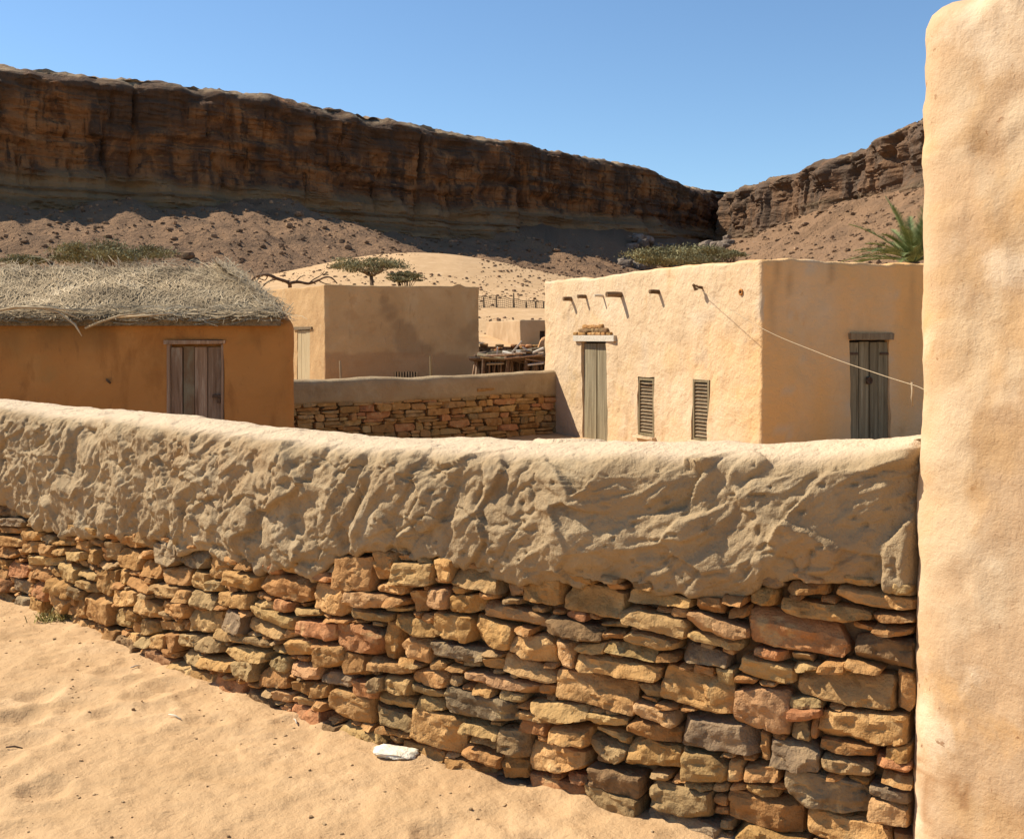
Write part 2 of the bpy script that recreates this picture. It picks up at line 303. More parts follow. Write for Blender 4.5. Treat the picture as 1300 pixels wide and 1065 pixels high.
def terrain(X, Y):
    """height and scree amount"""
    X = np.asarray(X, float); Y = np.asarray(Y, float)
    r = np.hypot(X, Y)
    h = -.18 * sst(8.5, 11, Y) + np.interp(np.where(Y > 0, r, 0), [0, 26, 46, 62, 90, 112, 160, 400, 3000], [0, 0, 1.35, 3.0, 5.0, 6.6, 8.5, 9, 9])
    scree = np.zeros_like(h)
    far = (r > 55) & (Y > 10)
    if far.any():
        x, y = X[far], Y[far]; n = len(x); d2 = np.empty(n); iu = np.empty(n, int); st = 3
        A = CLP[::st, :2]
        for a in range(0, n, 20000):
            q = (x[a:a + 20000, None] - A[:, 0])**2 + (y[a:a + 20000, None] - A[:, 1])**2
            k = q.argmin(1); iu[a:a + 20000] = k * st; d2[a:a + 20000] = q[np.arange(len(k)), k]
        qx, qy = x - CLP[iu, 0], y - CLP[iu, 1]; al = np.clip(qx * tg[iu, 0] + qy * tg[iu, 1], -1, 1)
        u = CU[iu] + al; d = np.abs(qx * CN[iu, 0] + qy * CN[iu, 1]); d = np.where(d2 > (d + 2)**2, np.sqrt(d2), d); zb = np.interp(u, CU, CLP[:, 3])
        inside = ((x - CLP[iu, 0]) * CN[iu, 0] + (y - CLP[iu, 1]) * CN[iu, 1]) < 0
        d = np.where(inside, 0, d)
        cone = sum(a * np.exp(-((u - c) / (w * (1 + d / 14)))**2) for c, a, w in CONES)
        Wd = 33 + 5 * vn(u / 22., 1.5, 0, 5) + 9 * np.minimum(cone, 1)
        f = np.clip(1 - d / Wd, 0, 1)
        low = 5.5 * (1 - np.minimum(cone, 1)) * np.exp(-(d / 9)**2) * (1 - sst(ux(560), ux(760), u))
        gl = (vn(u / 5., d / 30., 0, 9) * 1.1 + vn(u / 1.9, d / 12., 0, 10) * .35) * sst(0, 6, d) * f
        hb = h[far]; hh = hb + (zb - low - hb) * (f**1.25) + gl * 1.5 + 2.4 * (np.exp(-((u - ux(330)) / (8 * (1 + d / 20)))**2) + .5 * np.exp(-((u - ux(150)) / (5 * (1 + d / 20)))**2)) * 4 * f * (1 - f)
        hh += (fbm(x / 3., y / 3., 0, 21, 5, .6) * .6) * sst(0, .3, f)
        dune = np.exp(-((x + 7.5) / 14.5)**2 - ((y - 88) / 15.)**2) * 3.7
        hh = np.maximum(hh, hb + dune) + .35 * np.exp(-((hh - hb - dune) / .8)**2)
        h[far] = hh
        sc = sst(.0, .14, f + .05 * fbm(x / 5., y / 5., 0, 3)) * (1 - sst(-.9, 1.0, hb + dune + .9 * fbm(x / 6., y / 6., 0, 24, 4) - (hb + (zb - low - hb) * f**1.25 + gl * 1.2)))
        scree[far] = sc
    # dune ripples and trodden sand
    h = h + fbm(X / 9., Y / 9., 0, 40, 3) * .25 * sst(25, 60, r)
    near = r < 30
    if near.any():
        x, y = X[near], Y[near]
        f1, f2, _ = worley(x * 3.1, y * 3.1, 5)
        t = fbm(x * 1.3, y * 1.3, 0, 50, 3) * .022 + fbm(x * 5, y * 5, 0, 51, 4, .6) * .020 - .020 * np.exp(-(f1 * 3.4)**2) * sst(-.3, .3, vn(x, y, 0, 52)) + .012 * np.exp(-((f1 - .36) / .12)**2) * sst(-.3, .3, vn(x, y, 0, 52)) + fbm(x * 19, y * 19, 0, 53, 2) * .0035
        h[near] += t
    return h, scree

# polar sheet round the camera, finest where the photo looks
th = np.concatenate([np.linspace(-math.pi, -.62, 30, endpoint=False), np.linspace(-.62, .62, 560), np.linspace(.62, math.pi, 31)[1:]])
th = th[:-1]
rr = np.concatenate([[.05, .6, 1.3, 1.9, 2.4], np.arange(2.7, 8.5, .02), np.geomspace(8.5, 60, 90, endpoint=False), np.arange(60, 200, .6), np.geomspace(200, 4500, 50)])
TT, RR = np.meshgrid(th, rr)
GX, GY = RR * np.sin(TT), RR * np.cos(TT)
GZ, GS = terrain(GX.ravel(), GY.ravel())
mk('ground', np.stack([GX.ravel(), GY.ravel(), GZ], 1), grid_faces(len(rr), len(th), True)[:, ::-1].copy(), M['sand'], kind='structure', attrs={'scree': GS, 'dark_scree': GS * sst(.0, .5, fbm(GX.ravel() / 7., GY.ravel() / 7., GZ / 4., 23, 5, .6))})

# cliff sheet: foot, face, rim, plateau
nu = len(CU)
tf = np.linspace(0, 1, 132)
U = CU[None, :]; zb = CLP[:, 3][None, :] - 7; zt = CLP[:, 2][None, :] + vn(CU / 9., 2.2, 0, 60)[None, :] * .35 + vn(CU / 1.1, 2.2, 0, 61)[None, :] * .16
Zf = zb + (zt - zb) * tf[:, None]
rel = (Zf - zb - 7) / (zt - zb - 7)
colm = vn(U / 11., Zf / 60., 0, 62) * 1.7 + vn(U / 4.2, Zf / 25., 0, 63) * .9
crack = -1.3 * np.exp(-(vn(U / 5.5, Zf / 40., 0, 64) / .07)**2) - .8 * np.exp(-(vn(U / 2.3, Zf / 12., 0, 65) / .08)**2)
blk = np.floor(vn(U / 3., Zf / 2.6, 0, 66) * 3) * .32
strat = vn(0, Zf * .9 + vn(U / 20., 0, 0, 67) * 1.2, 0, 68) * .45 + vn(0, Zf * 2.7 + vn(U / 14., 0, 0, 69), 0, 70) * .22
foot = np.clip(.20 - rel, 0, 1) * 9 * (.8 + .3 * vn(U / 9., 0, 0, 71))
shelf = np.clip(.18 - rel, 0, 1) / .30
steps = strat * (.8 + .5 * np.clip(shelf, 0, 1)) * (1 - .5 * (CU > _d[13 * 20])[None, :])
rgt = (CU > _d[13 * 20])[None, :]
foot = foot * (1 - .8 * rgt)
roundtop = -2.6 * (1 - .6 * rgt) * np.clip((rel - .86) / .14, 0, 1)**2
tdamp = 1 - .75 * sst(.78, .98, rel); colm = colm * tdamp * (1 + .5 * rgt); crack = crack * tdamp
disp = .35 * fbm(U / 2.2, Zf / 1.5, 0, 79, 4, .6) + colm + crack * (1 - np.clip(shelf, 0, .8)) + blk + steps + foot + roundtop
Xf = CLP[:, 0][None, :] + CN[:, 0][None, :] * disp; Yf = CLP[:, 1][None, :] + CN[:, 1][None, :] * disp
cv = []; av = {'foot': [], 'varnish': [], 'rim': [], 'band': []}
back = np.array([.5, 1.2, 2.2, 3.6, 6, 10, 20, 40, 90])[:, None]
zp = zt + .9 - .9 * np.exp(-back / 2.5) - back * .035 + vn(U / 2., back * .5, 0, 72) * .4 * (back < 8) + vn(U / .8, back * 1.3, 0, 73) * .3 * (back < 8) - .5 * (back > 30) * 0
ob = roundtop[-1:] + colm[-1:] * np.exp(-back / 4) - back
nxs = CN.copy()
for k in range(4):
    nxs = np.stack([np.convolve(np.pad(nxs[:, i], 60, mode='edge'), np.ones(121) / 121, 'valid') for i in range(2)], 1)
mixb = np.clip(back / 10, 0, 1)
nbx = CN[:, 0][None, :] * (1 - mixb) + nxs[:, 0][None, :] * mixb; nby = CN[:, 1][None, :] * (1 - mixb) + nxs[:, 1][None, :] * mixb
Xb = CLP[:, 0][None, :] + nbx * ob; Yb = CLP[:, 1][None, :] + nby * ob
XA = np.vstack([Xf, Xb]); YA = np.vstack([Yf, Yb]); ZA = np.vstack([Zf, zp])
relA = np.vstack([rel, 1 + back * .02 + 0 * zt])
wob = .06 * vn(XA / 9., ZA / 7., YA / 9., 74) + .05 * vn(XA / 3., ZA / 3., YA / 3., 75)
aFoot = 1 - sst(.04, .17, relA + wob)
aBand = sst(.1, .5, vn(0 * XA, ZA * 1.25 + vn(XA / 25., YA / 25., 0, 76) * .8, 0, 77)) * aFoot
aVar = sst(.62, .90, relA + wob * 3.5 + .1 * vn(np.broadcast_to(U, XA.shape) / 4., 0, 0, 78)) * (relA < 1.05)
aRim = sst(.93, 1.0, relA + wob * .9)
# the right-hand cliff is greyer and more evenly varnished
right = (CU > _d[13 * 20])[None, :] * np.ones_like(relA)
aVar = aVar * (1 - .5 * right); aFoot = aFoot * (1 - .6 * right)
mk('cliff', np.stack([XA.ravel(), YA.ravel(), ZA.ravel()], 1), grid_faces(len(XA), nu), M['cliff'], kind='structure', sharp=38,
   attrs={'foot': aFoot.ravel(), 'varnish': aVar.ravel(), 'rim': (aRim * (1 - .45 * right) * sst(-.35, .25, fbm(XA / 2.2, YA / 2.2, ZA / 1.2, 82, 4, .6))).ravel(), 'grey': (right * (1 - .3 * aRim)).ravel(), 'band': aBand.ravel()})

# ------------------------------------------------------------------ rocks
def cube_sphere(nx, ny, nz):
    """surface grid of the cube -1..1 with shared vertices"""
    idx = {}; v = []; f = []
    def vid(i, j, k):
        key = (i, j, k)
        if key not in idx: idx[key] = len(v); v.append((2 * i / nx - 1, 2 * j / ny - 1, 2 * k / nz - 1))
        return idx[key]
    for i in range(nx):
        for j in range(ny):
            f.append((vid(i, j, 0), vid(i, j + 1, 0), vid(i + 1, j + 1, 0), vid(i + 1, j, 0)))
            f.append((vid(i, j, nz), vid(i + 1, j, nz), vid(i + 1, j + 1, nz), vid(i, j + 1, nz)))
        for k in range(nz):
            f.append((vid(i, 0, k), vid(i + 1, 0, k), vid(i + 1, 0, k + 1), vid(i, 0, k + 1)))
            f.append((vid(i, ny, k), vid(i, ny, k + 1), vid(i + 1, ny, k + 1), vid(i + 1, ny, k)))
    for j in range(ny):
        for k in range(nz):
            f.append((vid(0, j, k), vid(0, j, k + 1), vid(0, j + 1, k + 1), vid(0, j + 1, k)))
            f.append((vid(nx, j, k), vid(nx, j + 1, k), vid(nx, j + 1, k + 1), vid(nx, j, k + 1)))
    return np.array(v), np.array(f)
_csc = {}
def rockform(nx, ny, nz, p, ncut, rough, seed):
    if (nx, ny, nz) not in _csc: _csc[(nx, ny, nz)] = cube_sphere(nx, ny, nz)
    q, f = _csc[(nx, ny, nz)]; q = q.copy(); rs = np.random.RandomState(seed)
    nrm = (np.abs(q)**p).sum(1)**(1 / p); q = q / nrm[:, None]
    for c in range(ncut):
        n = rs.normal(size=3); n[1] *= 1.1; n /= np.linalg.norm(n)
        sup = np.abs(n).sum()**.9; d = sup * rs.uniform(.66, .94)
        e = np.maximum(q @ n - d, 0); q -= e[:, None] * n * .92
    o = rs.uniform(0, 99, 3)
    q += rough * np.stack([fbm(q[:, 0] * 1.6 + o[0] + 11 * k, q[:, 1] * 1.6 + o[1], q[:, 2] * 1.6 + o[2], k, 3) for k in range(3)], 1)
    return q, f
# scree and sand rocks: one merged mass each
def scatter_rocks(name, n, place, smin, smax, m, pw=2.5):
    q, f = rockform(2, 2, 2, 4, 4, .18, 3)
    forms = [rockform(2, 2, 2, 3.2, 4, .22, s)[0] for s in range(8)]
    Vs = []; T = []
    for i in range(n):
        p, = [place(i)]
        if p is None: continue
        s = smin + (smax - smin) * RS.rand()**pw; q = forms[i % 8]
        a = RS.uniform(0, 6.28); c, sn = math.cos(a), math.sin(a); ax = s * RS.uniform(.7, 1.3, 3) * (1, .8, .6)
        w = q * ax; w = np.stack([w[:, 0] * c - w[:, 1] * sn, w[:, 0] * sn + w[:, 1] * c, w[:, 2]], 1) + p + (0, 0, ax[2] * .35)
        Vs.append(w); T.append(np.full(len(w), RS.rand()))
    nv = len(q); Fs = (f[None] + np.arange(len(Vs))[:, None, None] * nv).reshape(-1, 4)
    return mk(name, np.concatenate(Vs), Fs, m, kind='stuff', smooth=False, attrs={'tint': np.concatenate(T)})
cand = RS.uniform(0, 1, (34000, 2)); ang = -.52 + 1.04 * cand[:, 0]; rad = 62 + 150 * cand[:, 1]
cx, cy = rad * np.sin(ang), rad * np.cos(ang); cz, cs = terrain(cx, cy)
keep = (cs > .3) & (RS.rand(34000) < .75)
pts = np.stack([cx, cy, cz], 1)[keep]
scatter_rocks('scree', len(pts), lambda i: pts[i], .06, .42, M['scree'], 5)
cand = RS.uniform(0, 1, (5200, 2)); ang = -.3 + .42 * cand[:, 0]; rad = 48 + 52 * cand[:, 1]
cx, cy = rad * np.sin(ang), rad * np.cos(ang); cz, cs = terrain(cx, cy)
keep = (cs < .3) & (vn(cx / 5., cy / 5., 0, 80) + .5 * vn(cx / 1.5, cy / 1.5, 0, 81) > .05)
pts2 = np.stack([cx, cy, cz], 1)[keep]
scatter_rocks('dune_rubble', len(pts2), lambda i: pts2[i], .03, .15, M['scree'], 3)
cx = RS.uniform(-4.5, 1.0, 5200); cy = RS.uniform(2.9, 8.0, 5200); cz, _ = terrain(cx, cy)
pts3 = np.stack([cx, cy, cz], 1)
scatter_rocks('gravel', 5200, lambda i: pts3[i], .0015, .008, M['gravel'], 6)
cand = RS.uniform(0, 1, (1500, 2)); ang = -.52 + 1.04 * cand[:, 0]; rad = 95 + 115 * cand[:, 1]**.6
cx, cy = rad * np.sin(ang), rad * np.cos(ang); cz, cs = terrain(cx, cy); keep = (cs > .7) & (cz > 9)
pts4 = np.stack([cx, cy, cz], 1)[keep][:190]
scatter_rocks('fallen_blocks', len(pts4), lambda i: pts4[i], .25, 1.0, M['scree'], 4)
# grey boulders fallen at the mouth of the gorge: countable, each its own
BF = [rockform(5, 4, 4, 4, 5, .16, 200 + s) for s in range(7)]
bme = []
for q, f in BF:
    o = mk('boulder', q, f, M['boulder'], smooth=False); bme.append(o.data); COL.objects.unlink(o); bpy.data.objects.remove(o)
for i in range(150):
    t = RS.rand(); xp = 800 + 130 * t + RS.normal() * 9; dd = 186 + 40 * RS.rand()
    X, Y = (xp - 650) / F * dd, dd; z, s = terrain(np.array([X]), np.array([Y]))
    o = bpy.data.objects.new('boulder', bme[i % 7]); COL.objects.link(o); o.location = (X, Y, z[0] + .25)
    k = .35 + 1.1 * RS.rand()**2; o.scale = (k * RS.uniform(.8, 1.5), k, k * RS.uniform(.5, .9)); o.rotation_euler = (RS.uniform(-.3, .3), RS.uniform(-.3, .3), RS.uniform(0, 6))
    tag(o, 'grey boulder among the rockfall heaped at the mouth of the gorge', 'boulder', 'boulders fallen at the gorge mouth')

# ------------------------------------------------------------------ plastered house shells
def shell(name, corners, z0, z1, mt, parent, rad=.12, ds=.12, dz=.12, T=.3, amp=.03, openings=(), batter=0.0, rim=.06, topf=None, seed=0, stainf=None, sc=.8, amp2=.008, dispf=None):
    P = [np.array(c, float) for c in corners]; n = len(P); path = []
    for i in range(n):
        a, b, c = P[i], P[(i + 1) % n], P[(i + 2) % n]
        L = np.linalg.norm(b - a); d = (b - a) / L; nn = np.array([d[1], -d[0]])
        st = set(np.round(np.arange(rad, L - rad + 1e-6, (L - 2 * rad) / max(1, round((L - 2 * rad) / (ds if i in (0, 1) else .6)))), 4).tolist())
        for (e, a0, a1, za, zb_) in openings:
            if e == i:
                st = {s for s in st if min(abs(s - a0), abs(s - a1)) > ds * .3} | {a0, a1}
        for s in sorted(st): path.append((*(a + d * s), *nn, i, s))
        d2 = (c - b) / np.linalg.norm(c - b); n2 = np.array([d2[1], -d2[0]])
        cross = d[0] * d2[1] - d[1] * d2[0]; angl = math.acos(np.clip(d @ d2, -1, 1))
        ctr_off = rad / math.cos(0) 
        p1 = b - d * rad; p2 = b + d2 * rad
        for k in range(1, 6):
            t = k / 6; q = (1 - t)**2 * p1 + 2 * t * (1 - t) * b + t * t * p2
            nq = nn * (1 - t) + n2 * t; nq /= np.linalg.norm(nq); path.append((*q, *nq, -1, 0))
    path = np.array(path); nc = len(path)
    zr = set(np.round(np.linspace(z0, z1 - rim, max(2, round((z1 - z0) / dz))), 4).tolist())
    for (e, a0, a1, za, zb_) in openings:
        for q in (za, zb_):
            if q > z0: zr = {z for z in zr if abs(z - q) > dz * .3} | {q}
    zr = sorted(zr); nz = len(zr)
    rows = [(z, 0.0) for z in zr] + [(z1 - rim + rim * math.sin(t), rim * (1 - math.cos(t))) for t in np.linspace(.3, math.pi / 2, 5)] + [(z1 + .01, T * .5), (z1, T - .05), (z1 - .05, T), (z1 - .3, T)]
    V = np.zeros((len(rows), nc, 3)); zmid = max([o[4] for o in openings] + [z0 + .5 * (z1 - z0)])
    for j, (z, ins) in enumerate(rows):
        o = -ins + batter * (z1 - z)
        V[j, :, 0] = path[:, 0] + path[:, 2] * o; V[j, :, 1] = path[:, 1] + path[:, 3] * o; V[j, :, 2] = z
        if topf is not None and z > zmid:
            V[j, :, 2] += topf(path[:, 0], path[:, 1]) * min(1, (z - zmid) / (z1 - zmid))
    v = V.reshape(-1, 3)
    for k in range(3):
        v[:, k] += (amp if k < 2 else amp * .5) * fbm(v[:, 0] * sc + 31 * k, v[:, 1] * sc, v[:, 2] * sc, seed + k, 3) + amp2 * vn(v[:, 0] * 6 + 9 * k, v[:, 1] * 6, v[:, 2] * 6, seed + 7 + k)
    if dispf is not None:
        dd = dispf(v); nx_ = np.tile(path[:, 2], len(rows)); ny_ = np.tile(path[:, 3], len(rows)); v[:, 0] += nx_ * dd; v[:, 1] += ny_ * dd
    fc = grid_faces(len(rows), nc, True); jj = fc[:, 0] // nc; ii = fc[:, 0] % nc; i2 = fc[:, 1] % nc
    keepf = np.ones(len(fc), bool); V = v.reshape(len(rows), nc, 3)
    ev = [tuple(p) for p in v]; ef = []
    for (e, a0, a1, za, zb_) in openings:
        zc = np.array([.5 * (rows[min(j, nz - 1)][0] + rows[min(j + 1, nz - 1)][0]) if j < nz - 1 else 1e9 for j in range(len(rows))])
        inn = (path[ii, 4] == e) & (path[i2, 4] == e) & (path[ii, 5] > a0 - 1e-3) & (path[i2, 5] < a1 + 1e-3) & (path[i2, 5] > a0) & (zc[jj] > za) & (zc[jj] < zb_)
        keepf &= ~inn
        cols = [c for c in range(nc) if path[c, 4] == e and a0 - 1e-3 <= path[c, 5] <= a1 + 1e-3]
        rws = [j for j in range(nz) if za - 1e-3 <= rows[j][0] <= zb_ + 1e-3]
        loop = [(rws[0], c) for c in cols] + [(j, cols[-1]) for j in rws[1:]] + [(rws[-1], c) for c in cols[::-1][1:]] + [(j, cols[0]) for j in rws[::-1][1:]]
        b0 = len(ev)
        for (j, c) in loop:
            p = V[j, c]; ev.append(tuple(p)); ev.append((p[0] - path[c, 2] * .22, p[1] - path[c, 3] * .22, p[2]))
        for k in range(len(loop) - 1): ef.append((b0 + 2 * k, b0 + 2 * k + 1, b0 + 2 * k + 3, b0 + 2 * k + 2))
    ff = np.concatenate([fc[keepf], np.array(ef, int).reshape(-1, 4)]) if ef else fc[keepf]
    at = None
    if stainf:
        ev_a = np.array(ev); at = stainf(ev_a)
    w = mk('wall', np.array(ev), ff.astype(int), mt, parent, True, 50, attrs=at)
    c = sum(P) / n; ro = [p + (c - p) / np.linalg.norm(c - p) * .2 for p in P]
    rv = [(*p, z1 - .25) for p in ro] + [(*p, z1 - .4) for p in ro]
    mk('roof', rv, [tuple(range(n)), tuple(range(n, 2 * n))[::-1]] + [(i, (i + 1) % n, n + (i + 1) % n, n + i)[::-1] for i in range(n)], mt, parent, False)
    return w
def on_edge(A, B, xpx):
    """distance along the edge A-B at which the photo column x meets it"""
    A, B = np.array(A, float), np.array(B, float); d = (B - A) / np.linalg.norm(B - A); m = (xpx - 650) / F
    return (m * A[1] - A[0]) / (d[0] - m * d[1])
def edge_pt(A, B, a, out=0.0):
    A, B = np.array(A, float), np.array(B, float); d = (B - A) / np.linalg.norm(B - A); n = np.array([d[1], -d[0]])
    return A + d * a + n * out, d, n
def v3(p, z): return np.array([p[0], p[1], z])

# --- right-hand house
GB = -.16
L_, C_ = (.607, 21.19), (3.39, 14.96); R_ = (C_[0] + 5.6 * .918, C_[1] + 5.6 * .396); B_ = (L_[0] + R_[0] - C_[0], L_[1] + R_[1] - C_[1])
house = thing('flat_roofed_house', 'pale ochre plastered flat-roofed house with two slit windows and protruding roof beams', 'house', (3.39, 14.96, GB))
def zat(e0, e1, x, y):
    a = on_edge(e0, e1, x); p, _, _ = edge_pt(e0, e1, a); return ZY(y, p[1])
la, lb = on_edge(L_, C_, 738), on_edge(L_, C_, 771)
wa, wb = on_edge(L_, C_, 809), on_edge(L_, C_, 829); wc, wd = on_edge(L_, C_, 878), on_edge(L_, C_, 899)
ra, rb = on_edge(C_, R_, 1079), on_edge(C_, R_, 1130)
zl = zat(L_, C_, 755, 433); zr_ = zat(C_, R_, 1105, 431)
zw1, zw2 = zat(L_, C_, 819, 480), zat(L_, C_, 888, 482); zv1, zv2 = zat(L_, C_, 819, 553), zat(L_, C_, 888, 560)
def house_masks(v):
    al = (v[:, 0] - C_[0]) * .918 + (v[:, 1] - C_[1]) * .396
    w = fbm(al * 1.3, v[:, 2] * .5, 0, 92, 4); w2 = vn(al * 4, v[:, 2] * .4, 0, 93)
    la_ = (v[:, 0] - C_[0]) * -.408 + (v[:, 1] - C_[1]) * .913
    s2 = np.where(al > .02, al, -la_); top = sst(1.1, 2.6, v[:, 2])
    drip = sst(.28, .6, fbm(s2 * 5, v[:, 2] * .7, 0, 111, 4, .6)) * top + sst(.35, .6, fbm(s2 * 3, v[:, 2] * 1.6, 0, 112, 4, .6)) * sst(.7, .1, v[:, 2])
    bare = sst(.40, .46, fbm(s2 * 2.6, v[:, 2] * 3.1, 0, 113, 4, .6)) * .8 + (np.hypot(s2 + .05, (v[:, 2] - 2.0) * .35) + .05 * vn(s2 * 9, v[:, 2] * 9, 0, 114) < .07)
    return {'orange_face': sst(-.02, .05, al) * np.clip(.68 + .7 * w + .2 * w2, 0, 1), 'drip': np.clip(drip, 0, 1), 'bare': np.clip(bare, 0, 1)}  # right facade more orange, in noisy patches
ops = [(0, la, lb, GB - .3, zl), (0, wa, wb, zv1, zw1), (0, wc, wd, zv2, zw2), (1, ra, rb, GB - .3, zr_)]
shell('wall', [L_, C_, R_, B_], GB - .3, 2.69, M['wall_r'], house, rad=.07, ds=.1, dz=.1, amp=.045, openings=ops, seed=100, rim=.05, amp2=.012, stainf=house_masks,
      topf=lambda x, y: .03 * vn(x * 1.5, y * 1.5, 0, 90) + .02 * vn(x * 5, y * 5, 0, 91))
def plank_door(parent, e0, e1, a0, a1, z0, z1, n, mt, depth=.1, name='door', gap=.006, mats=None, ledge=True):
    p, d, nn = edge_pt(e0, e1, (a0 + a1) / 2, -depth - .05)
    dr = MB(); dr.box(v3(p, (z0 + z1) / 2), v3(d * (a1 - a0) / 2 * .99, 0), v3(nn * .012, 0), (0, 0, (z1 - z0) / 2))
    door = dr.build(name, M['dark'], parent); w = (a1 - a0) / n; x = a0
    ws = RS.uniform(.85, 1.15, n); ws = ws / ws.sum() * (a1 - a0)
    for i in range(n):
        b = MB(); p, d, nn = edge_pt(e0, e1, x + ws[i] / 2, -depth + RS.uniform(-.008, .008))
        b.box(v3(p, (z0 + z1) / 2 - RS.uniform(0, .01)), v3(d * (ws[i] / 2 - gap), 0), v3(nn * .018, 0), (0, 0, (z1 - z0) / 2 - .015), .004)
        b.build('plank', (mats or {}).get(i, mt), door); x += ws[i]
    return door
# left door: two leaves, pale lintel, broken plaster with stones above
d1 = plank_door(house, L_, C_, la, lb, GB - .1, zl - .02, 2, M['wood_d'], .07, gap=.014)
p, d, nn = edge_pt(L_, C_, (on_edge(L_, C_, 731) + on_edge(L_, C_, 783)) / 2, .0); wl_ = on_edge(L_, C_, 783) - on_edge(L_, C_, 731)
lm = MB(); lm.box(v3(p, zl + .05), v3(d * wl_ / 2, 0), v3(nn * .055, 0), (0, 0, .048), .008); lm.build('lintel', M['pale_wood'], house)
for k in range(24):
    row = k % 3; t = -1 + 2 * ((k // 3) + RS.uniform(.2, .8)) / 8; a = (la + lb) / 2 + t * wl_ * .46 * (1 - .25 * row)
    q, f = rockform(4, 3, 3, 4, 4, .12, 300 + k); p, d, nn = edge_pt(L_, C_, a, .045)
    hw, hh = RS.uniform(.05, .12), RS.uniform(.025, .045); z = zl + .125 + row * .062
    p = p - nn * .018; mk('stone', v3(p, z) + q[:, :1] * v3(d * hw, 0) + q[:, 1:2] * v3(nn * .035, 0) + q[:, 2:] * np.array((0, 0, hh)), f, SM['bdb'[k % 3]], house, False)
# right door: two dark green-grey leaves, lintel plank, ring handle
d2 = plank_door(house, C_, R_, ra, rb, GB - .1, zr_ - .02, 4, M['wood_d'], .05, gap=.009)
p, d, nn = edge_pt(C_, R_, (ra + rb) / 2, .01); lm = MB(); lm.box(v3(p, zr_ + .045), v3(d * (rb - ra) * .535, 0), v3(nn * .05, 0), (0, 0, .05), .012); lm.build('lintel', M['wood'], house)
hb_ = MB(); p, d, nn = edge_pt(C_, R_, (ra + rb) / 2 - .01, -.02); c = v3(p, ZY(483, p[1]))
hb_.tube([c + .045 * (math.cos(t) * v3(d, 0) + math.sin(t) * np.array((0, 0, 1))) + v3(nn * .02, 0) for t in np.linspace(0, 6.28, 13)], .012, 6)
hb_.box(c, v3(d * .035, 0), v3(nn * .012, 0), (0, 0, .05)); hb_.build('handle', M['iron'], d2)
for sx, yy in ((ra + .08, 449), (rb - .08, 449)):
    p, d, nn = edge_pt(C_, R_, sx, -.026); hh = MB(); hh.box(v3(p, ZY(yy, p[1])), v3(d * .08, 0), v3(nn * .008, 0), (0, 0, .018)); hh.build('hinge', M['iron'], d2)
# slit windows with louvres
for (a0, a1, z0, z1) in ((wa, wb, zv1, zw1), (wc, wd, zv2, zw2)):
    p, d, nn = edge_pt(L_, C_, (a0 + a1) / 2, -.05); zc = (z0 + z1) / 2; hw = (a1 - a0) / 2; hz = (z1 - z0) / 2
    fr = MB()
    for s in (-1, 1):
        fr.box(v3(p + d * s * (hw - .022), zc), v3(d * .022, 0), v3(nn * .035, 0), (0, 0, hz), .003)
        fr.box(v3(p, zc + s * (hz - .02)), v3(d * (hw - .045), 0), v3(nn * .033, 0), (0, 0, .02), .003)
    w = fr.build('window', M['wood_g'], house)
    bk = MB(); bk.box(v3(p - nn * .08, zc), v3(d * hw, 0), v3(nn * .005, 0), (0, 0, hz)); bk.build('backing', M['dark'], w)
    ns = 15
    for i in range(ns):
        sl = MB(); sl.box(v3(p, z0 + .05 + (z1 - z0 - .1) * (i + .5) / ns), v3(d * (hw - .047), 0), v3(nn * .02, -.012), v3(nn * .004, .010), .002); sl.build('slat', M['wood'], w)
    p2, _, _ = edge_pt(L_, C_, (a0 + a1) / 2, .01); sl = MB(); sl.box(v3(p2, z0 - .03), v3(d * (hw + .05), 0), v3(nn * .05, 0), (0, 0, .025), .012); sl.build('sill', M['wall_r'], house)
# beams through the wall
for (x, y, ln, r_, m_) in ((727, 380, .19, .042, 'beam'), (744, 377, .17, .036, 'beam'), (765, 376, .16, .022, 'pale_wood'), (788, 374.5, .27, .05, 'beam'), (835, 371, .15, .036, 'beam')):
    a = on_edge(L_, C_, x); p, d, nn = edge_pt(L_, C_, a, 0); z = ZY(y, p[1]); b = MB()
    b.tube([v3(p - nn * .1, z), v3(p + nn * ln * .5, z + .008), v3(p + nn * ln, z + .004)], [r_, r_ * .97, r_ * .9], 10); b.build('roof_beam', M[m_], house, True, 40)
a = on_edge(L_, C_, 892); p, d, nn = edge_pt(L_, C_, a, 0); z = ZY(366, p[1]); PEG = v3(p + nn * .13, z + .02)
b = MB(); b.tube([v3(p - nn * .05, z), PEG, v3(p + nn * .17, z + .05)], .022, 8); b.tube([PEG + (0, 0, .02), PEG - v3(nn * .02, .05)], .035, 8); b.build('peg', M['beam'], house, True, 40)
a = on_edge(L_, C_, 942); p, d, nn = edge_pt(L_, C_, a, .0); z = ZY(371, p[1])
b = MB(); ring = [v3(p + nn * .02, z) + .036 * (math.cos(t) * v3(d, 0) + math.sin(t) * np.array((0, 0, 1))) for t in np.linspace(0, 2 * math.pi, 13)]
b.tube(ring, .014, 6); b.build('drain_hole_rim', M['wall_h'], house, True)
b = MB(); b.tube([v3(p + nn * .004, z), v3(p + nn * .018, z)], .034, 12); b.build('drain_hole', M['dark'], house)

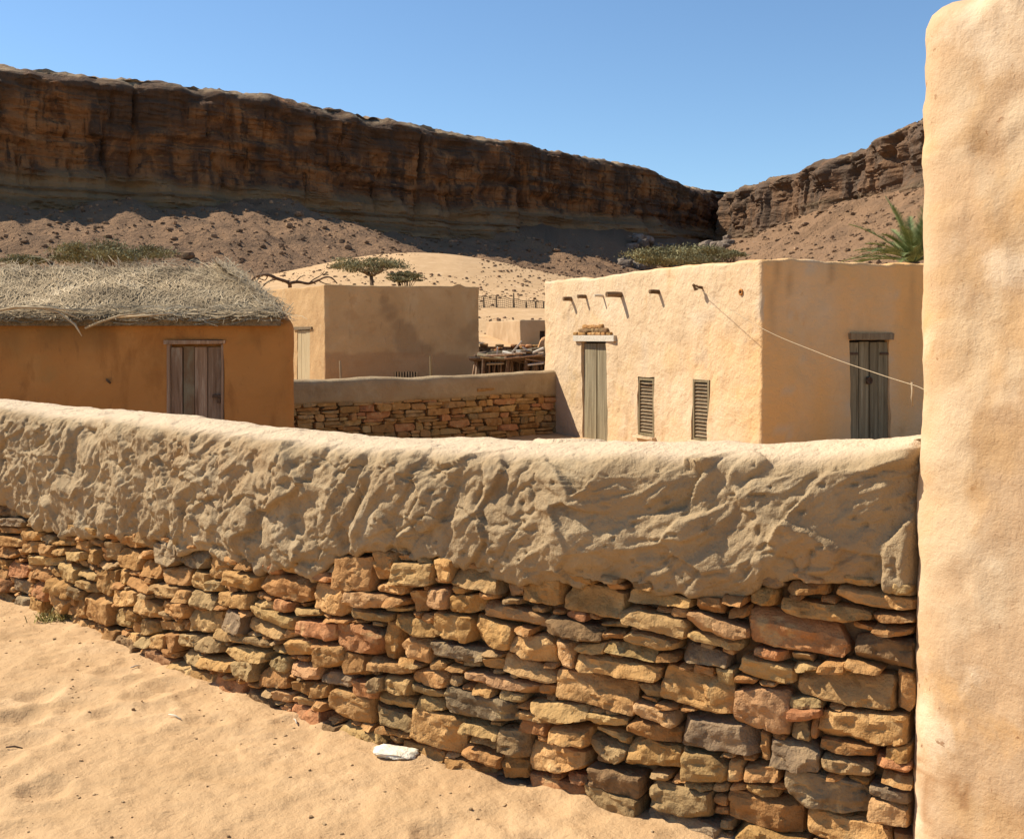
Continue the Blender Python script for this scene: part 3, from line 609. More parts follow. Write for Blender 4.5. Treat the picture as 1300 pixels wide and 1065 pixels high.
# --- thatched hut
HD = 13.0; HE = 1.85; HA, HB_ = (-10.0, HD), ((373 - 650) / F * HD, HD)
hut = thing('thatched_hut', 'orange mud hut with a grey straw thatched roof', 'hut', (-4, HD, GB))
ha, hb2 = on_edge(HA, HB_, 212), on_edge(HA, HB_, 284); hz = ZY(432, HD)
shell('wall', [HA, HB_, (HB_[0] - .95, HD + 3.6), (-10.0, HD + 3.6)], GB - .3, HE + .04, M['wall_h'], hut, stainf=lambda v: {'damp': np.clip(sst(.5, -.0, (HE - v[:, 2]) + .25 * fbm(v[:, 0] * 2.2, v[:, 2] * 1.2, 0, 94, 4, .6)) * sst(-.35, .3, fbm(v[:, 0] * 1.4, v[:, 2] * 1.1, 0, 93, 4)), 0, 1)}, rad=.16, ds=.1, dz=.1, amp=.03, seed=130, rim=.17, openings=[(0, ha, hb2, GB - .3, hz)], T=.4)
dr = plank_door(hut, HA, HB_, ha + .035, hb2 - .03, GB - .1, hz - .06, 4, M['wood_h'], .05, mats={1: M['wood_b']}, gap=.005)
fm = MB()
fm.box((HA[0] + ha + .018, HD + .02, hz * .5 - .13), (.018, 0, 0), (0, .035, 0), (0, 0, hz * .5 + .08), .003); fm.box((HA[0] + hb2 - .015, HD + .02, hz * .5 - .13), (.015, 0, 0), (0, .035, 0), (0, 0, hz * .5 + .08), .003)
fm.build('door_frame', M['wood_h'], hut)
lm = MB(); lm.box((HA[0] + (ha + hb2) / 2, HD + .0, hz - .02), ((hb2 - ha) / 2 + .025, 0, 0), (0, .04, 0), (0, 0, .022), .006); lm.build('lintel', M['wood_h'], hut)
lm = MB(); p = PX(276, 503, HD + .02); lm.box(p, (.055, 0, 0), (0, .02, 0), (0, 0, .016)); lm.box(p + (.02, -.012, -.05), (.018, 0, 0), (0, .012, 0), (0, 0, .03)); lm.build('latch', M['iron'], dr)
lm = MB(); p = PX(137, 483, HD - .02); lm.tube([p + (-.03, .04, .02), p + (.0, -.02, 0), p + (.04, -.03, -.03)], .014, 6); lm.build('peg', M['beam'], hut)
# roof body (hip) and straw
HX1 = HB_[0] - .12; RY = HD + 1.75; RX = (283 - 650) / F * RY; RZ = 2.49
EV = [(-10.3, HD - .16, HE), (HX1, HD - .16, HE), (HX1 - .98, HD + 3.75, HE), (-10.3, HD + 3.75, HE)]
rv = EV + [(-10.3, RY, RZ - .03), (RX - .06, RY, RZ - .05)] + [(x, y, z - .1) for x, y, z in EV]
roofc = mk('thatch_roof', rv, [(0, 1, 5, 4), (1, 2, 5), (2, 3, 4, 5), (6, 9, 8, 7), (0, 6, 7, 1), (1, 7, 8, 2), (2, 8, 9, 3), (3, 9, 6, 0), (0, 4, 3)], M['thatch'], hut, False)
sb = MB()
def straw(p, dirv, ln, w, bend, tint, nrm):
    k = 4; side = np.cross(dirv, nrm); side /= np.linalg.norm(side) + 1e-9; v = []
    for i in range(k):
        t = i / (k - 1); c = p + dirv * ln * (t - .5) + nrm * (.02 + bend * (1 - (2 * t - 1)**2)) + side * bend * 2.5 * math.sin(t * 3.1)
        wv = w * (1 - .5 * abs(2 * t - 1)); v += [c - side * wv, c + side * wv]
    sb.add(v, [(2 * i, 2 * i + 1, 2 * i + 3, 2 * i + 2) for i in range(k - 1)], tint)
nA = np.array((0, -(RZ - HE), 1.91)); nA /= np.linalg.norm(nA); nA = np.array((0, -.35, .937))
for i in range(19000):
    if i < 15000:
        t = RS.rand() ** .9; x0 = RS.uniform(-8.2, HX1 + (RX - HX1) * t); p = np.array((x0, HD - .16 + (RY - HD + .16) * t, HE + (RZ - HE) * t)); dn = np.array((0, -.937, -.35)); al = np.array((1., 0, 0)); n_ = nA
    else:
        e1, e2, ap = (np.array(q, float) for q in (EV[1], EV[2], (RX, RY, RZ))); t = RS.rand()**.75; w_ = RS.rand(); p = ap + (e1 + (e2 - e1) * w_ - ap) * (1 - t * .97)
        al = (e2 - e1) / np.linalg.norm(e2 - e1); n_ = np.cross(e2 - e1, ap - e1); n_ /= np.linalg.norm(n_); n_ = n_ if n_[2] > 0 else -n_; dn = np.cross(al, n_); dn = dn if dn[2] < 0 else -dn
    a = RS.normal() * .42 + .45 + .6 * vn(p[0] * 1.1, p[1] * 2, 0, 88); dv = dn * math.cos(a) + al * math.sin(a)
    lump = .035 + .04 * float(vn(p[0] * 2.1, p[1] * 2.4, 0, 86)) + .02 * float(vn(p[0] * 6, p[1] * 6, 0, 87))
    tv = .5 + .3 * float(vn(p[0] * 1.4, t * 3, 0, 89)) + RS.uniform(-.35, .35) - .25 * (t < .1)
    ln = RS.uniform(.16, .55)
    q = p + n_ * (lump * RS.uniform(.1, 1.)); tilt = RS.uniform(-.08, .09)
    dv = dv + n_ * tilt * .6
    straw(q, dv, ln, RS.uniform(.003, .008), RS.uniform(-.02, .025), min(max(tv, 0), 1), n_)
for i in range(1500):      # straw laid over the hips and the ridge
    e1 = np.array(EV[1 if i % 2 else 2], float); ap = np.array((RX, RY, RZ)); t = RS.rand()
    if i % 5 == 0: e1 = np.array((-8.2, RY, RZ))
    p = ap + (e1 - ap) * t + RS.normal(size=3) * .05 + (0, 0, .03); n_ = np.array((.3, -.5, .8)); dv = RS.normal(size=3) * .7 + (e1 - ap) / np.linalg.norm(e1 - ap) * RS.uniform(-.3, 1) + (.3, -.3, -.1); dv -= n_ * (dv @ n_) * .9; dv /= np.linalg.norm(dv)
    straw(p, dv, RS.uniform(.15, .45), RS.uniform(.004, .009), RS.uniform(-.02, .025), RS.uniform(.2, 1), n_)
for i in range(900):       # ragged eave
    x0 = RS.uniform(-8.2, HX1 - .1); p = np.array((x0, HD - .2, HE + RS.uniform(-.02, .07))); a = RS.normal() * .35 + (1.35 if RS.rand() < .6 else -1.2)
    dv = np.array((math.sin(a), -.25, -.3 * math.cos(a))); straw(p, dv / np.linalg.norm(dv), RS.uniform(.15, .55), RS.uniform(.005, .011), RS.uniform(-.03, .03), RS.uniform(0, .7), np.array((0, -.8, .6)))
sb.build('straw', M['straw'], hut, False, kind='stuff', attr='tint')
# loose palm stems hanging off the eave
for pts in ([(10, 392), (45, 388), (75, 397), (95, 412), (104, 427)], [(52, 390), (80, 396), (104, 406)], [(108, 417), (130, 408), (152, 401), (185, 397)], [(0, 394), (20, 390), (60, 391), (100, 395)], [(150, 403), (185, 401), (220, 398)]):
    b = MB(); b.tube([PX(x, y, HD - .3 - .02 * i) for i, (x, y) in enumerate(pts)], [.014] * (len(pts) - 1) + [.005], 6, a=.7); b.build('stem', M['straw'], hut, True, attr='tint')

# --- middle house
ML, MC = (-5.1 - .572 * 6, 30 + .82 * 6), (-5.1, 30.0); MRt = (-5.1 + .977 * 4.27, 30 + .213 * 4.27); MBk = (MRt[0] - 1.6, MRt[1] + 6)
mid = thing('box_house', 'plain tan box house with a damp stain down its shaded front', 'house', (-5.1, 30, -.1))
ma, mb_ = on_edge(ML, MC, 377), on_edge(ML, MC, 393); mz = ZY(418, 31)
ga, gb = on_edge(MC, MRt, 500), on_edge(MC, MRt, 531); gz0, gz1 = ZY(481, 30.4), ZY(472, 30.4)
def mstain(v):
    xp = 650 + F * v[:, 0] / v[:, 1]; yp = HOR - F * (v[:, 2] - EYE) / v[:, 1]
    w = 3.0 * vn(xp / 14., yp / 14., 0, 95) + 1.5 * vn(xp / 5., yp / 5., 0, 96); st = np.zeros(len(v))
    P = [(487, 383, 7), (490, 392, 9), (497, 402, 9), (507, 412, 10), (515, 420, 13), (517, 430, 16), (516, 440, 16), (528, 441, 13), (541, 444, 9)]
    for x, y, r in P: st = np.maximum(st, 1 - sst(r - 4, r + 3, np.hypot(xp - x, (yp - y) * 1.1) + w))
    for x, y, r in [(592, 428, 9), (602, 415, 8), (604, 436, 8)]: st = np.maximum(st, .6 * (1 - sst(r - 4, r + 3, np.hypot(xp - x, yp - y) + w)))
    return {'stain': st, 'lower': sst(448, 451, yp + w * .8 - .02 * (xp - 412) + 3) * (np.abs(v[:, 1] - 30.4) < 1) * (xp > 412)}
shell('wall', [ML, MC, MRt, MBk], -.5, ZY(362, 30), M['wall_m'], mid, rad=.04, ds=.07, dz=.07, amp=.025, seed=150, rim=.03, openings=[(0, ma, mb_, -.4, mz), (1, ga, gb, gz0, gz1)], stainf=mstain,
      topf=lambda x, y: .02 * vn(x * 2, y * 2, 0, 97) + .07 * sst(.93, 1, (x + 5.1) / 4.2 * 1.21) * sst(-1.7, -1.5, x) * (1 - sst(-1.5, -1.3, x)))
plank_door(mid, ML, MC, ma, mb_, -.3, mz - .02, 3, M['sun_wood'], .04)
p, d, nn = edge_pt(ML, MC, (ma + mb_) / 2, .0); lm = MB(); lm.box(v3(p, mz + .03), v3(d * .62, 0), v3(nn * .04, 0), (0, 0, .04), .01); lm.build('lintel', M['wood'], mid)
p, d, nn = edge_pt(MC, MRt, (ga + gb) / 2, -.16); b = MB(); b.box(v3(p, (gz0 + gz1) / 2), v3(d * (gb - ga) / 2, 0), v3(nn * .01, 0), (0, 0, (gz1 - gz0) / 2)); vg = b.build('vent', M['dark'], mid)
for i in range(9):
    p, d, nn = edge_pt(MC, MRt, ga + (gb - ga) * (i + .5) / 9, -.03); b = MB(); b.box(v3(p, (gz0 + gz1) / 2), v3(d * .02, 0), v3(nn * .03, 0), (0, 0, (gz1 - gz0) / 2), .004); b.build('bar', M['wall_m'], vg)
# two poles by that house
for (x, y0, y1, D, lb_) in ((433, 458, 482, 24, 'thin dark pole leaning by the left of the stained house front'), (546.5, 452, 480, 24, 'pale upright pole before the right of the stained house front')):
    b = MB(); a_ = PX(x + 1, y1 + 45, D); c_ = PX(x - (1 if x < 500 else 0), y0, D); a_[2] = -.25
    b.tube([a_, (a_ + c_) / 2 + (.01, 0, 0), c_], [.032, .03, .026], 7); tag(b.build('pole', M['wood'] if x < 500 else M['wood_g'], None, True, 40), lb_, 'pole')

# ------------------------------------------------------------------ tall plastered wall at the right edge
A_ = np.array((1.156, 3.20)); TB = A_ + 3 * np.array((.66, -.75)); TD = A_ + 4 * np.array((.75, .66)); TC = TB + 4 * np.array((.75, .66))
tall = thing('corner_house', 'tall peach plastered house corner standing close at the end of the stone wall', 'house', (*A_, 0))
def tk(v): return (v[:, 0] - A_[0]) * .66 - (v[:, 1] - A_[1]) * .75, v[:, 2]
def tdisp(v):
    k, z = tk(v); kx = k + .05 * fbm(k * 5, z * 5, 0, 400, 3); zx = z + .6 * k + .05 * fbm(k * 5 + 7, z * 5, 0, 401, 3)
    f1, f2, ci = worley(kx * 5.0, zx * 5.5, 402); g1, g2, cj = worley(kx * 11, zx * 10, 403)
    return (f1**2 * .9 + (ci - .5) * .35) * .014 + (g1**2 * .6 + (cj - .5) * .3) * .0045 + (.5 - np.abs(fbm(kx * 4, zx * 5, 0, 404, 4, .55)) * 2.2) * .006 - .012 * sst(.55, .8, vn(k * 13, z * 11, 0, 405)) * sst(1.5, .3, z)
def tstain(v):
    k, z = tk(v); a_ = fbm(k * 4.5 + 3, z * 4 + .8 * k, 0, 410, 5, .6)
    return {'ochre': sst(.02, .38, a_), 'pale': sst(.05, .4, fbm(k * 5 + 9, z * 3.2, 0, 411, 5, .6)), 'scuff': sst(.30, .42, fbm(k * 16, z * 9, 0, 412, 4, .6)) * sst(1.7, .6, z) * sst(-.1, .3, vn(k * 3, z * 2.5, 0, 413))}
shell('wall', [TD, A_, TB, TC], -.3, 2.56, M['wall_t'], tall, rad=.15, ds=.014, dz=.016, T=.35, amp=.016, seed=170, rim=.10, batter=.015, sc=2.0, amp2=.003, dispf=tdisp, stainf=tstain,
      topf=lambda x, y: .02 * vn(x * 4, y * 4, 0, 98) + .012 * vn(x * 15, y * 15, 0, 99) + .05 * sst(0, .3, (x - A_[0]) * .66 - (y - A_[1]) * .75))

# ------------------------------------------------------------------ foreground stone wall
WP = catmull(np.array([(-7.4, 10.0), (-6.2, 9.25), (-5.2, 8.5), (-4.2, 7.73), (-3.2, 6.89), (-2.48, 6.24), (-1.49, 5.24), (-.743, 4.55), (-.147, 4.11), (.45, 3.71), (.9, 3.42), (1.3, 3.16), (1.5, 3.03)]), 20)
wd_ = np.r_[0, np.cumsum(np.hypot(*np.diff(WP, axis=0).T))]
def wpt(s): return np.stack([np.interp(s, wd_, WP[:, 0]), np.interp(s, wd_, WP[:, 1])], -1)
_ss = np.linspace(0, wd_[-1], 1500); _wp = wpt(_ss); _tg = np.gradient(_wp, axis=0)
for k in range(2): _tg[:, k] = np.convolve(np.pad(_tg[:, k], 40, mode='edge'), np.ones(81) / 81, 'valid')
_tg /= np.linalg.norm(_tg, axis=1)[:, None]
_wn = np.stack([_tg[:, 1], -_tg[:, 0]], 1)
def wnm(s): return np.stack([np.interp(s, _ss, _wn[:, 0]), np.interp(s, _ss, _wn[:, 1])], -1)
_xp = 650 + F * _wp[:, 0] / _wp[:, 1]
def sz(x, y):
    """wall coordinates (along, height) of a photo pixel"""
    s = np.interp(x, _xp, _ss); return s, EYE - (y - HOR) / F * np.interp(s, _ss, _wp[:, 1])
_cp2 = _wp - _wn * .2; _xc = 650 + F * _cp2[:, 0] / _cp2[:, 1]
tx = [-400, 0, 100, 200, 300, 400, 500, 650, 850, 1000, 1100, 1170, 1300]; ty = [490, 508, 520, 525, 537, 549, 557, 560, 563, 561, 556, 551, 548]
_s = np.interp(tx, _xc, _ss); ztop_s = _s; ztop_z = EYE - (np.array(ty) - HOR) / F * np.interp(_s, _ss, _cp2[:, 1])
def ztop(s): return np.interp(s, ztop_s, ztop_z)
lowpx = [(-300, 628), (0, 638), (35, 652), (69, 670), (110, 678), (138, 682), (194, 682), (230, 696), (256, 697), (300, 716), (329, 722), (370, 716), (400, 733), (433, 712), (474, 702), (503, 711), (553, 714), (580, 714), (612, 728), (644, 732), (680, 738), (714, 736), (763, 742), (796, 740), (830, 750), (862, 752), (903, 766), (940, 764), (965, 738), (998, 733), (1048, 736), (1089, 745), (1130, 750), (1163, 752), (1300, 752)]
_lo = np.array([sz(x, y) for x, y in lowpx])
def zlow(s): return np.interp(s, _lo[:, 0], _lo[:, 1])
S_END = float(np.interp(1176, _xp, _ss))
swall = thing('stone_wall', 'long curving dry stone wall with a thick lumpy mud cap in the foreground', 'wall', (*wpt(5.0), 0))
# mud cap
cs_ = np.arange(.2, S_END, .0065); ncs = len(cs_)
tl = zlow(cs_) + .034 * fbm(cs_ * 6, 0 * cs_, 0, 310, 4, .6); tt = ztop(cs_)
prof = []
def pr(o, z): prof.append((np.broadcast_to(o, cs_.shape), np.broadcast_to(z, cs_.shape)))
pr(-.12, tl + .03); pr(-.06, tl + .012); pr(.004, tl + .0); pr(.022, tl + .035); pr(.036, tl * .75 + tt * .25); pr(.042, tl * .5 + tt * .5); pr(.038, tl * .28 + tt * .72)
pr(.024, tt - .075); pr(-.02, tt - .036); pr(-.09, tt - .012); pr(-.2, tt); pr(-.31, tt - .012); pr(-.38, tt - .06); pr(-.40, tt - .2); pr(-.40, tt - .5)
counts = [3, 6, 7, 18, 24, 22, 16, 9, 11, 15, 14, 8, 6, 6]
Pm = np.array([[p[0], p[1]] for p in prof]).transpose(0, 2, 1)   # k, s, 2
fine = []; vpar = []
for i in range(len(Pm) - 1):
    p0, p1, p2, p3 = Pm[max(i - 1, 0)], Pm[i], Pm[i + 1], Pm[min(i + 2, len(Pm) - 1)]
    for t in np.linspace(0, 1, counts[i], endpoint=False):
        fine.append(.5 * (2 * p1 + (p2 - p0) * t + (2 * p0 - 5 * p1 + 4 * p2 - p3) * t * t + (3 * p1 - p0 - 3 * p2 + p3) * t**3)); vpar.append(i + t)
fine.append(Pm[-1]); vpar.append(len(Pm) - 1); fine = np.array(fine); vpar = np.array(vpar)
dv = np.gradient(fine, axis=0); dn_ = np.stack([dv[..., 1], -dv[..., 0]], -1); dn_ /= np.linalg.norm(dn_, axis=-1)[..., None] + 1e-9
ell = np.concatenate([[np.zeros(ncs)], np.cumsum(np.linalg.norm(np.diff(fine, axis=0), axis=-1), 0)])
SS = np.broadcast_to(cs_, ell.shape); xs = np.interp(SS, _ss, _xp)
ex = ell - ell[np.searchsorted(vpar, 7.0)]      # 0 at the front lip
big = sst(480, 900, xs)                          # smoother, larger smears to the right
wx = SS + .10 * fbm(SS * 3, ex * 3, 0, 320, 2); wy = ex + .08 * fbm(SS * 3 + 9, ex * 3, 0, 321, 2)
ca, sa = math.cos(.55), math.sin(.55)
rx, ry = wx * ca + wy * sa, -wx * sa + wy * ca
f1a, f2a, ida = worley(wx * 6.5, wy * 8.5, 330); f1b, f2b, idb = worley(rx * 3.0, ry * 6.0, 331); fct = facet(rx * 3.4 + 5, ry * 6.5, 333); fct2 = facet(wx * 7.5, wy * 9.5, 334); f1c, f2c, idc = worley(rx * 11 + 3, ry * 17, 332)
scA = (f1a**2 * .8 + (ida - .5) * .42) * .046; scB = (f1b**2 * .75 + (idb - .5) * .42) * .045; scC = (f1c**2 * .7 + (idc - .5) * .45) * .02
midn = fbm(SS * 8, ex * 9, 0, 344, 4, .6) * .011 - .006 * sst(.35, .7, vn(SS * 14, ex * 16, 0, 345)) - .022 * sst(.5, .85, vn(SS * 7 + 3, ex * 8, 0, 346)) * (1 - .7 * big)
rid = (1 - np.abs(fbm(rx * 3.2, ry * 8, 0, 340, 4, .55)) * 2.6) * .017
dsp = scA * (.55 - .40 * big) + fct2 * .020 * (1 - .5 * big) + scB * (.3 + .3 * big) + fct * (.036 + .022 * big) + scC * (.6 - .3 * big) + rid * .8 + midn * (1 - .45 * big) + fbm(SS * 1.7, ex * 1.7, 0, 341, 3) * .035 + fbm(SS * 22, ex * 22, 0, 342, 2) * .0028
g1c, g2c, _ = worley(wx * 2.3 + .2 * fbm(SS * 9, ex * 9, 0, 351, 3), wy * 3.4 + .2 * fbm(SS * 9 + 5, ex * 9, 0, 352, 3), 353)
dsp = dsp - .016 * np.exp(-((g2c - g1c) / .022)**2) * sst(.05, .35, vn(SS * 1.9, ex * 2.5, 0, 354))
topw = sst(6.6, 8.6, vpar)[:, None] * np.ones_like(dsp)
calm = 1 - .80 * topw
edgew = sst(0.6, 3.0, vpar)[:, None]
dsp = dsp * calm * edgew + topw * (fbm(SS * 2.2, ex * 5, 0, 343, 4) * .02)
endc = sst(S_END - .075, S_END, cs_)[None] * (vpar < 9)[:, None]; dsp = dsp * (1 - endc)
q_ = np.pad(dsp, 1, mode='edge'); dsp = (q_[1:-1, 1:-1] * 4 + q_[:-2, 1:-1] + q_[2:, 1:-1] + q_[1:-1, :-2] + q_[1:-1, 2:]) / 8
dsp = dsp * .88 + (1 - .6 * topw) * edgew * (.0035 * fbm(rx * 30, ry * 75, 0, 361, 3, .6) + .0020 * fbm(SS * 26, ex * 26, 0, 362, 3, .65) - .009 * sst(.76, .88, vn(SS * 34, ex * 40, 0, 363)))
fo = fine[..., 0] + dn_[..., 0] * dsp - .10 * endc**2; fz = fine[..., 1] + dn_[..., 1] * dsp
bw = wpt(cs_); nw = wnm(cs_)
CVX = bw[:, 0][None] + nw[:, 0][None] * fo; CVY = bw[:, 1][None] + nw[:, 1][None] * fo
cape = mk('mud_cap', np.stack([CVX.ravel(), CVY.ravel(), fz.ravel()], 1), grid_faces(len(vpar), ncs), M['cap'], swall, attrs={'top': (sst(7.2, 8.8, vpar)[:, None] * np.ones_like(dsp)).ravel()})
# core behind the stones
ks = np.arange(.2, S_END, .06); kb = wpt(ks); kn = wnm(ks); kz = ztop(ks)
rows = []
for o, zf in ((-.066, lambda z: z * 0 - .4), (-.066, lambda z: z * 0), (-.066, lambda z: z * .4), (-.066, lambda z: z - .2), (-.12, lambda z: z - .06), (-.34, lambda z: z - .06), (-.37, lambda z: z - .4), (-.38, lambda z: z * 0 - .4)):
    oo = o + (.02 * vn(ks * 7, o * 9 + len(rows), 0, 350))
    rows.append(np.stack([kb[:, 0] + kn[:, 0] * oo, kb[:, 1] + kn[:, 1] * oo, zf(kz)], 1))
mk('core', np.array(rows).reshape(-1, 3), grid_faces(len(rows), len(ks)), M['mortar'], swall)

# stones: left x, right x, top/bottom y at the left, top/bottom y at the right (photo pixels), kind of rock
ST = """991 1110 759 779 775 792 o;1110 1163 776 790 778 791 b;1053 1163 737 757 757 778 o;1000 1052 735 751 738 754 b;953 1079 770 814 797 837 r;1084 1162 802 838 813 850 d
1110 1159 792 801 796 807 b;1075 1120 835 848 847 854 b;1041 1075 839 851 838 853 b;1008 1040 840 851 842 851 y;934 1009 829 852 847 870 y;1010 1135 852 880 858 903 y;1137 1163 850 895 855 908 o
934 1003 866 915 878 931 p;1001 1045 881 899 888 899 g;1003 1045 899 910 899 912 r;1005 1030 912 934 915 939 g;1030 1040 910 936 911 937 b;1039 1152 899 931 906 946 o;1042 1112 935 953 944 963 b
1126 1159 942 962 940 963 b;1112 1160 956 970 964 976 r;1044 1110 955 978 968 985 g;979 1042 936 968 944 978 k;965 978 926 965 932 966 b;863 965 901 942 921 958 k;839 933 839 884 868 910 o
908 934 847 868 850 870 g;877 953 771 791 797 813 p;876 943 796 807 813 826 y;863 925 813 837 832 850 k;926 953 771 784 768 782 b;945 990 970 990 974 992 o;871 926 950 985 960 992 y;926 944 962 990 964 990 o
664 715 733 763 734 774 b;717 793 737 771 751 785 o;771 793 738 748 741 749 y;799 881 744 767 756 771 o;791 876 767 785 787 810 y;854 877 770 780 773 784 b;618 694 761 783 783 798 p;695 767 780 803 797 813 d
763 801 787 796 787 798 g;773 797 799 808 801 810 d;766 773 800 814 802 815 o;795 862 797 812 811 829 y;772 836 810 825 824 839 y;837 862 827 838 829 839 b;654 707 806 830 807 842 o;707 732 812 843 815 846 p
732 772 816 827 815 829 y;735 839 828 849 845 863 o;644 708 827 849 853 868 y;708 808 848 880 868 908 o;808 841 866 879 869 887 g;808 862 889 903 904 920 p;837 862 889 896 896 903 y;687 707 868 879 869 882 b
675 749 887 904 895 920 y;657 702 899 910 909 918 o;656 697 911 929 917 933 r;704 750 919 934 923 945 o;749 797 902 917 911 920 y;757 798 921 930 932 947 y;747 797 929 950 948 971 g;797 866 911 929 922 943 b
797 867 931 974 947 979 o;672 747 937 975 955 981 o;633 672 922 952 928 962 g;640 670 957 985 964 990 b;867 878 947 975 948 976 y;430 474 705 744 707 749 o;474 503 697 734 702 735 b;503 553 713 737 714 742 y
554 581 708 732 706 735 o;581 642 716 738 730 754 y;642 663 727 755 730 760 p;579 605 741 751 743 753 b;610 633 750 757 753 760 o;574 618 754 775 753 776 b;548 573 746 768 748 773 p;520 547 748 775 750 778 b
478 520 739 751 741 755 o;495 519 757 766 760 769 b;488 520 768 775 771 777 y;446 494 749 767 753 771 p;446 499 770 784 777 790 g;401 445 738 769 747 784 o;503 558 778 801 789 809 o;521 537 775 783 776 785 y
538 560 778 788 780 790 y;558 605 775 803 784 820 o;604 654 779 812 796 825 o;550 620 811 828 823 842 k;512 551 805 830 811 841 o;489 510 786 832 790 836 b;431 489 789 822 797 830 r;416 446 782 788 786 791 y
405 443 820 845 820 847 o;402 428 815 821 817 823 y;443 471 826 856 832 858 b;471 527 833 848 845 855 o;509 537 833 842 843 848 b;549 571 837 848 837 849 o;571 595 840 851 846 856 o;526 572 849 864 849 876 o
526 567 866 875 878 888 g;491 526 856 877 861 886 y;472 490 857 876 858 877 g;452 480 860 884 868 890 r;409 450 851 866 854 871 k;480 529 875 890 888 905 y;474 529 891 911 911 928 g;418 474 872 907 883 919 o
529 589 894 932 914 958 o;480 534 919 928 931 939 b;566 656 868 901 888 920 k;589 637 911 927 925 939 y;596 634 930 943 940 951 y;589 640 943 962 955 975 b;595 687 847 862 869 884 p;620 643 833 847 834 849 y
616 643 824 832 826 833 g;572 588 855 868 859 870 g;196 229 688 713 690 718 k;231 263 697 717 697 722 k;264 292 698 733 700 737 o;294 332 722 740 726 751 o;333 399 725 751 735 768 b;181 207 710 730 716 734 b
208 242 717 737 722 744 o;243 264 724 745 728 751 y;197 232 737 752 744 759 y;265 283 736 752 738 754 g;283 323 748 766 753 773 o;326 349 758 766 763 774 y;324 377 767 780 783 798 y;375 410 771 780 774 782 y
317 365 781 798 795 812 y;365 382 798 808 800 810 o;382 430 785 802 789 815 r;287 316 770 795 780 806 k;275 315 796 810 807 817 y;316 345 805 814 813 822 g;243 280 774 800 777 802 y;207 243 761 774 766 786 b
201 233 788 800 790 801 y;180 199 784 805 786 807 y;369 405 809 828 812 831 o;345 368 817 827 820 829 y;289 341 819 835 824 840 y;368 408 835 852 843 862 p;257 286 804 822 810 831 g;342 368 832 852 834 853 g
301 330 838 856 838 864 g;331 369 845 868 848 873 b;261 297 831 846 837 856 o;374 398 862 880 866 885 b;399 418 866 884 868 888 b;230 261 823 840 829 846 g;213 229 803 822 805 826 b;200 212 804 820 806 823 o
180 199 807 818 809 823 g;230 257 803 818 807 822 g;365 388 706 730 708 733 o;2 39 657 667 658 669 k;0 38 668 677 669 677 b;0 35 680 692 681 694 b;0 25 694 707 697 710 b;0 13 709 721 711 723 b
36 56 673 685 675 686 o;36 52 686 700 688 701 o;57 71 678 688 679 690 g;72 97 682 691 686 693 b;88 111 700 710 700 711 y;72 87 694 703 695 704 o;32 79 704 716 708 718 y;115 129 695 714 697 716 o
137 151 687 710 688 713 g;153 176 696 718 699 724 b;177 195 698 708 698 710 b;129 150 719 752 725 758 b;103 128 733 744 742 752 y;105 127 721 731 729 738 y;113 145 752 784 757 794 b;98 112 759 782 762 786 b
150 180 748 768 749 771 o;163 197 728 742 745 753 b;145 169 771 792 773 797 y;85 130 664 677 668 680 o;64 84 663 676 664 680 y"""
NS = .006; NSs, NZz = int(S_END / NS) + 2, int(1.35 / NS)     # occupancy in wall coordinates, z from -0.15
occ = np.zeros((NZz, NSs), bool); gs = (np.arange(NSs) + .5) * NS; gz = (np.arange(NZz) + .5) * NS - .15
GSs, GZz = np.meshgrid(gs, gz)
occ |= GZz > zlow(GSs) + .035
occ[:, gs < .3] = True; occ[:, gs > float(np.interp(1163, _xp, _ss))] = True
quads = []
for tok in ST.replace('\n', ';').split(';'):
    a = tok.split(); xl, xr, y1, y2, y3, y4 = map(float, a[:6])
    sl, zl1 = sz(xl, y1); _, zl2 = sz(xl, y2); sr, zr1 = sz(xr, y3); _, zr2 = sz(xr, y4)
    quads.append((sl, sr, zl2, zl1, zr2, zr1, a[6]))
    t = np.clip((GSs - sl) / (sr - sl), 0, 1)
    occ |= (GSs > sl - .004) & (GSs < sr + .004) & (GZz > zl2 + (zr2 - zl2) * t - .003) & (GZz < zl1 + (zr1 - zl1) * t + .003)
kinds = 'oobbyypgkrbgd'
sizes = [(.24, .10), (.18, .12), (.2, .08), (.15, .09), (.17, .06), (.12, .08), (.13, .05), (.09, .06), (.1, .035), (.07, .045), (.07, .028), (.05, .036), (.055, .02)]
nfill = 0
for (w, h) in sizes:
    for tries in range(400):
        wj, hj = int(w * RS.uniform(.85, 1.1) / NS), max(2, int(h * RS.uniform(.9, 1.05) / NS))
        I = np.pad(occ.cumsum(0).cumsum(1), ((1, 0), (1, 0)))
        sm = I[hj:, wj:] - I[:-hj, wj:] - I[hj:, :-wj] + I[:-hj, :-wj]
        zi, si = np.nonzero(sm == 0)
        if len(zi) == 0: break
        k = np.lexsort((RS.rand(len(zi)), zi))[RS.randint(0, max(1, min(len(zi), 40)))]
        z0, s0 = zi[k], si[k]; occ[z0:z0 + hj, s0:s0 + wj] = True
        a, b, c, e = gs[s0] - NS / 2, gs[s0] - NS / 2 + wj * NS, gz[z0] - NS / 2, gz[z0] - NS / 2 + hj * NS
        j = RS.uniform(-.1, .1, 4) * (e - c)
        quads.append((a, b, c + j[0], e + j[1], c + j[2], e + j[3], kinds[RS.randint(len(kinds))])); nfill += 1
print('stones', len(quads), 'fill', nfill)
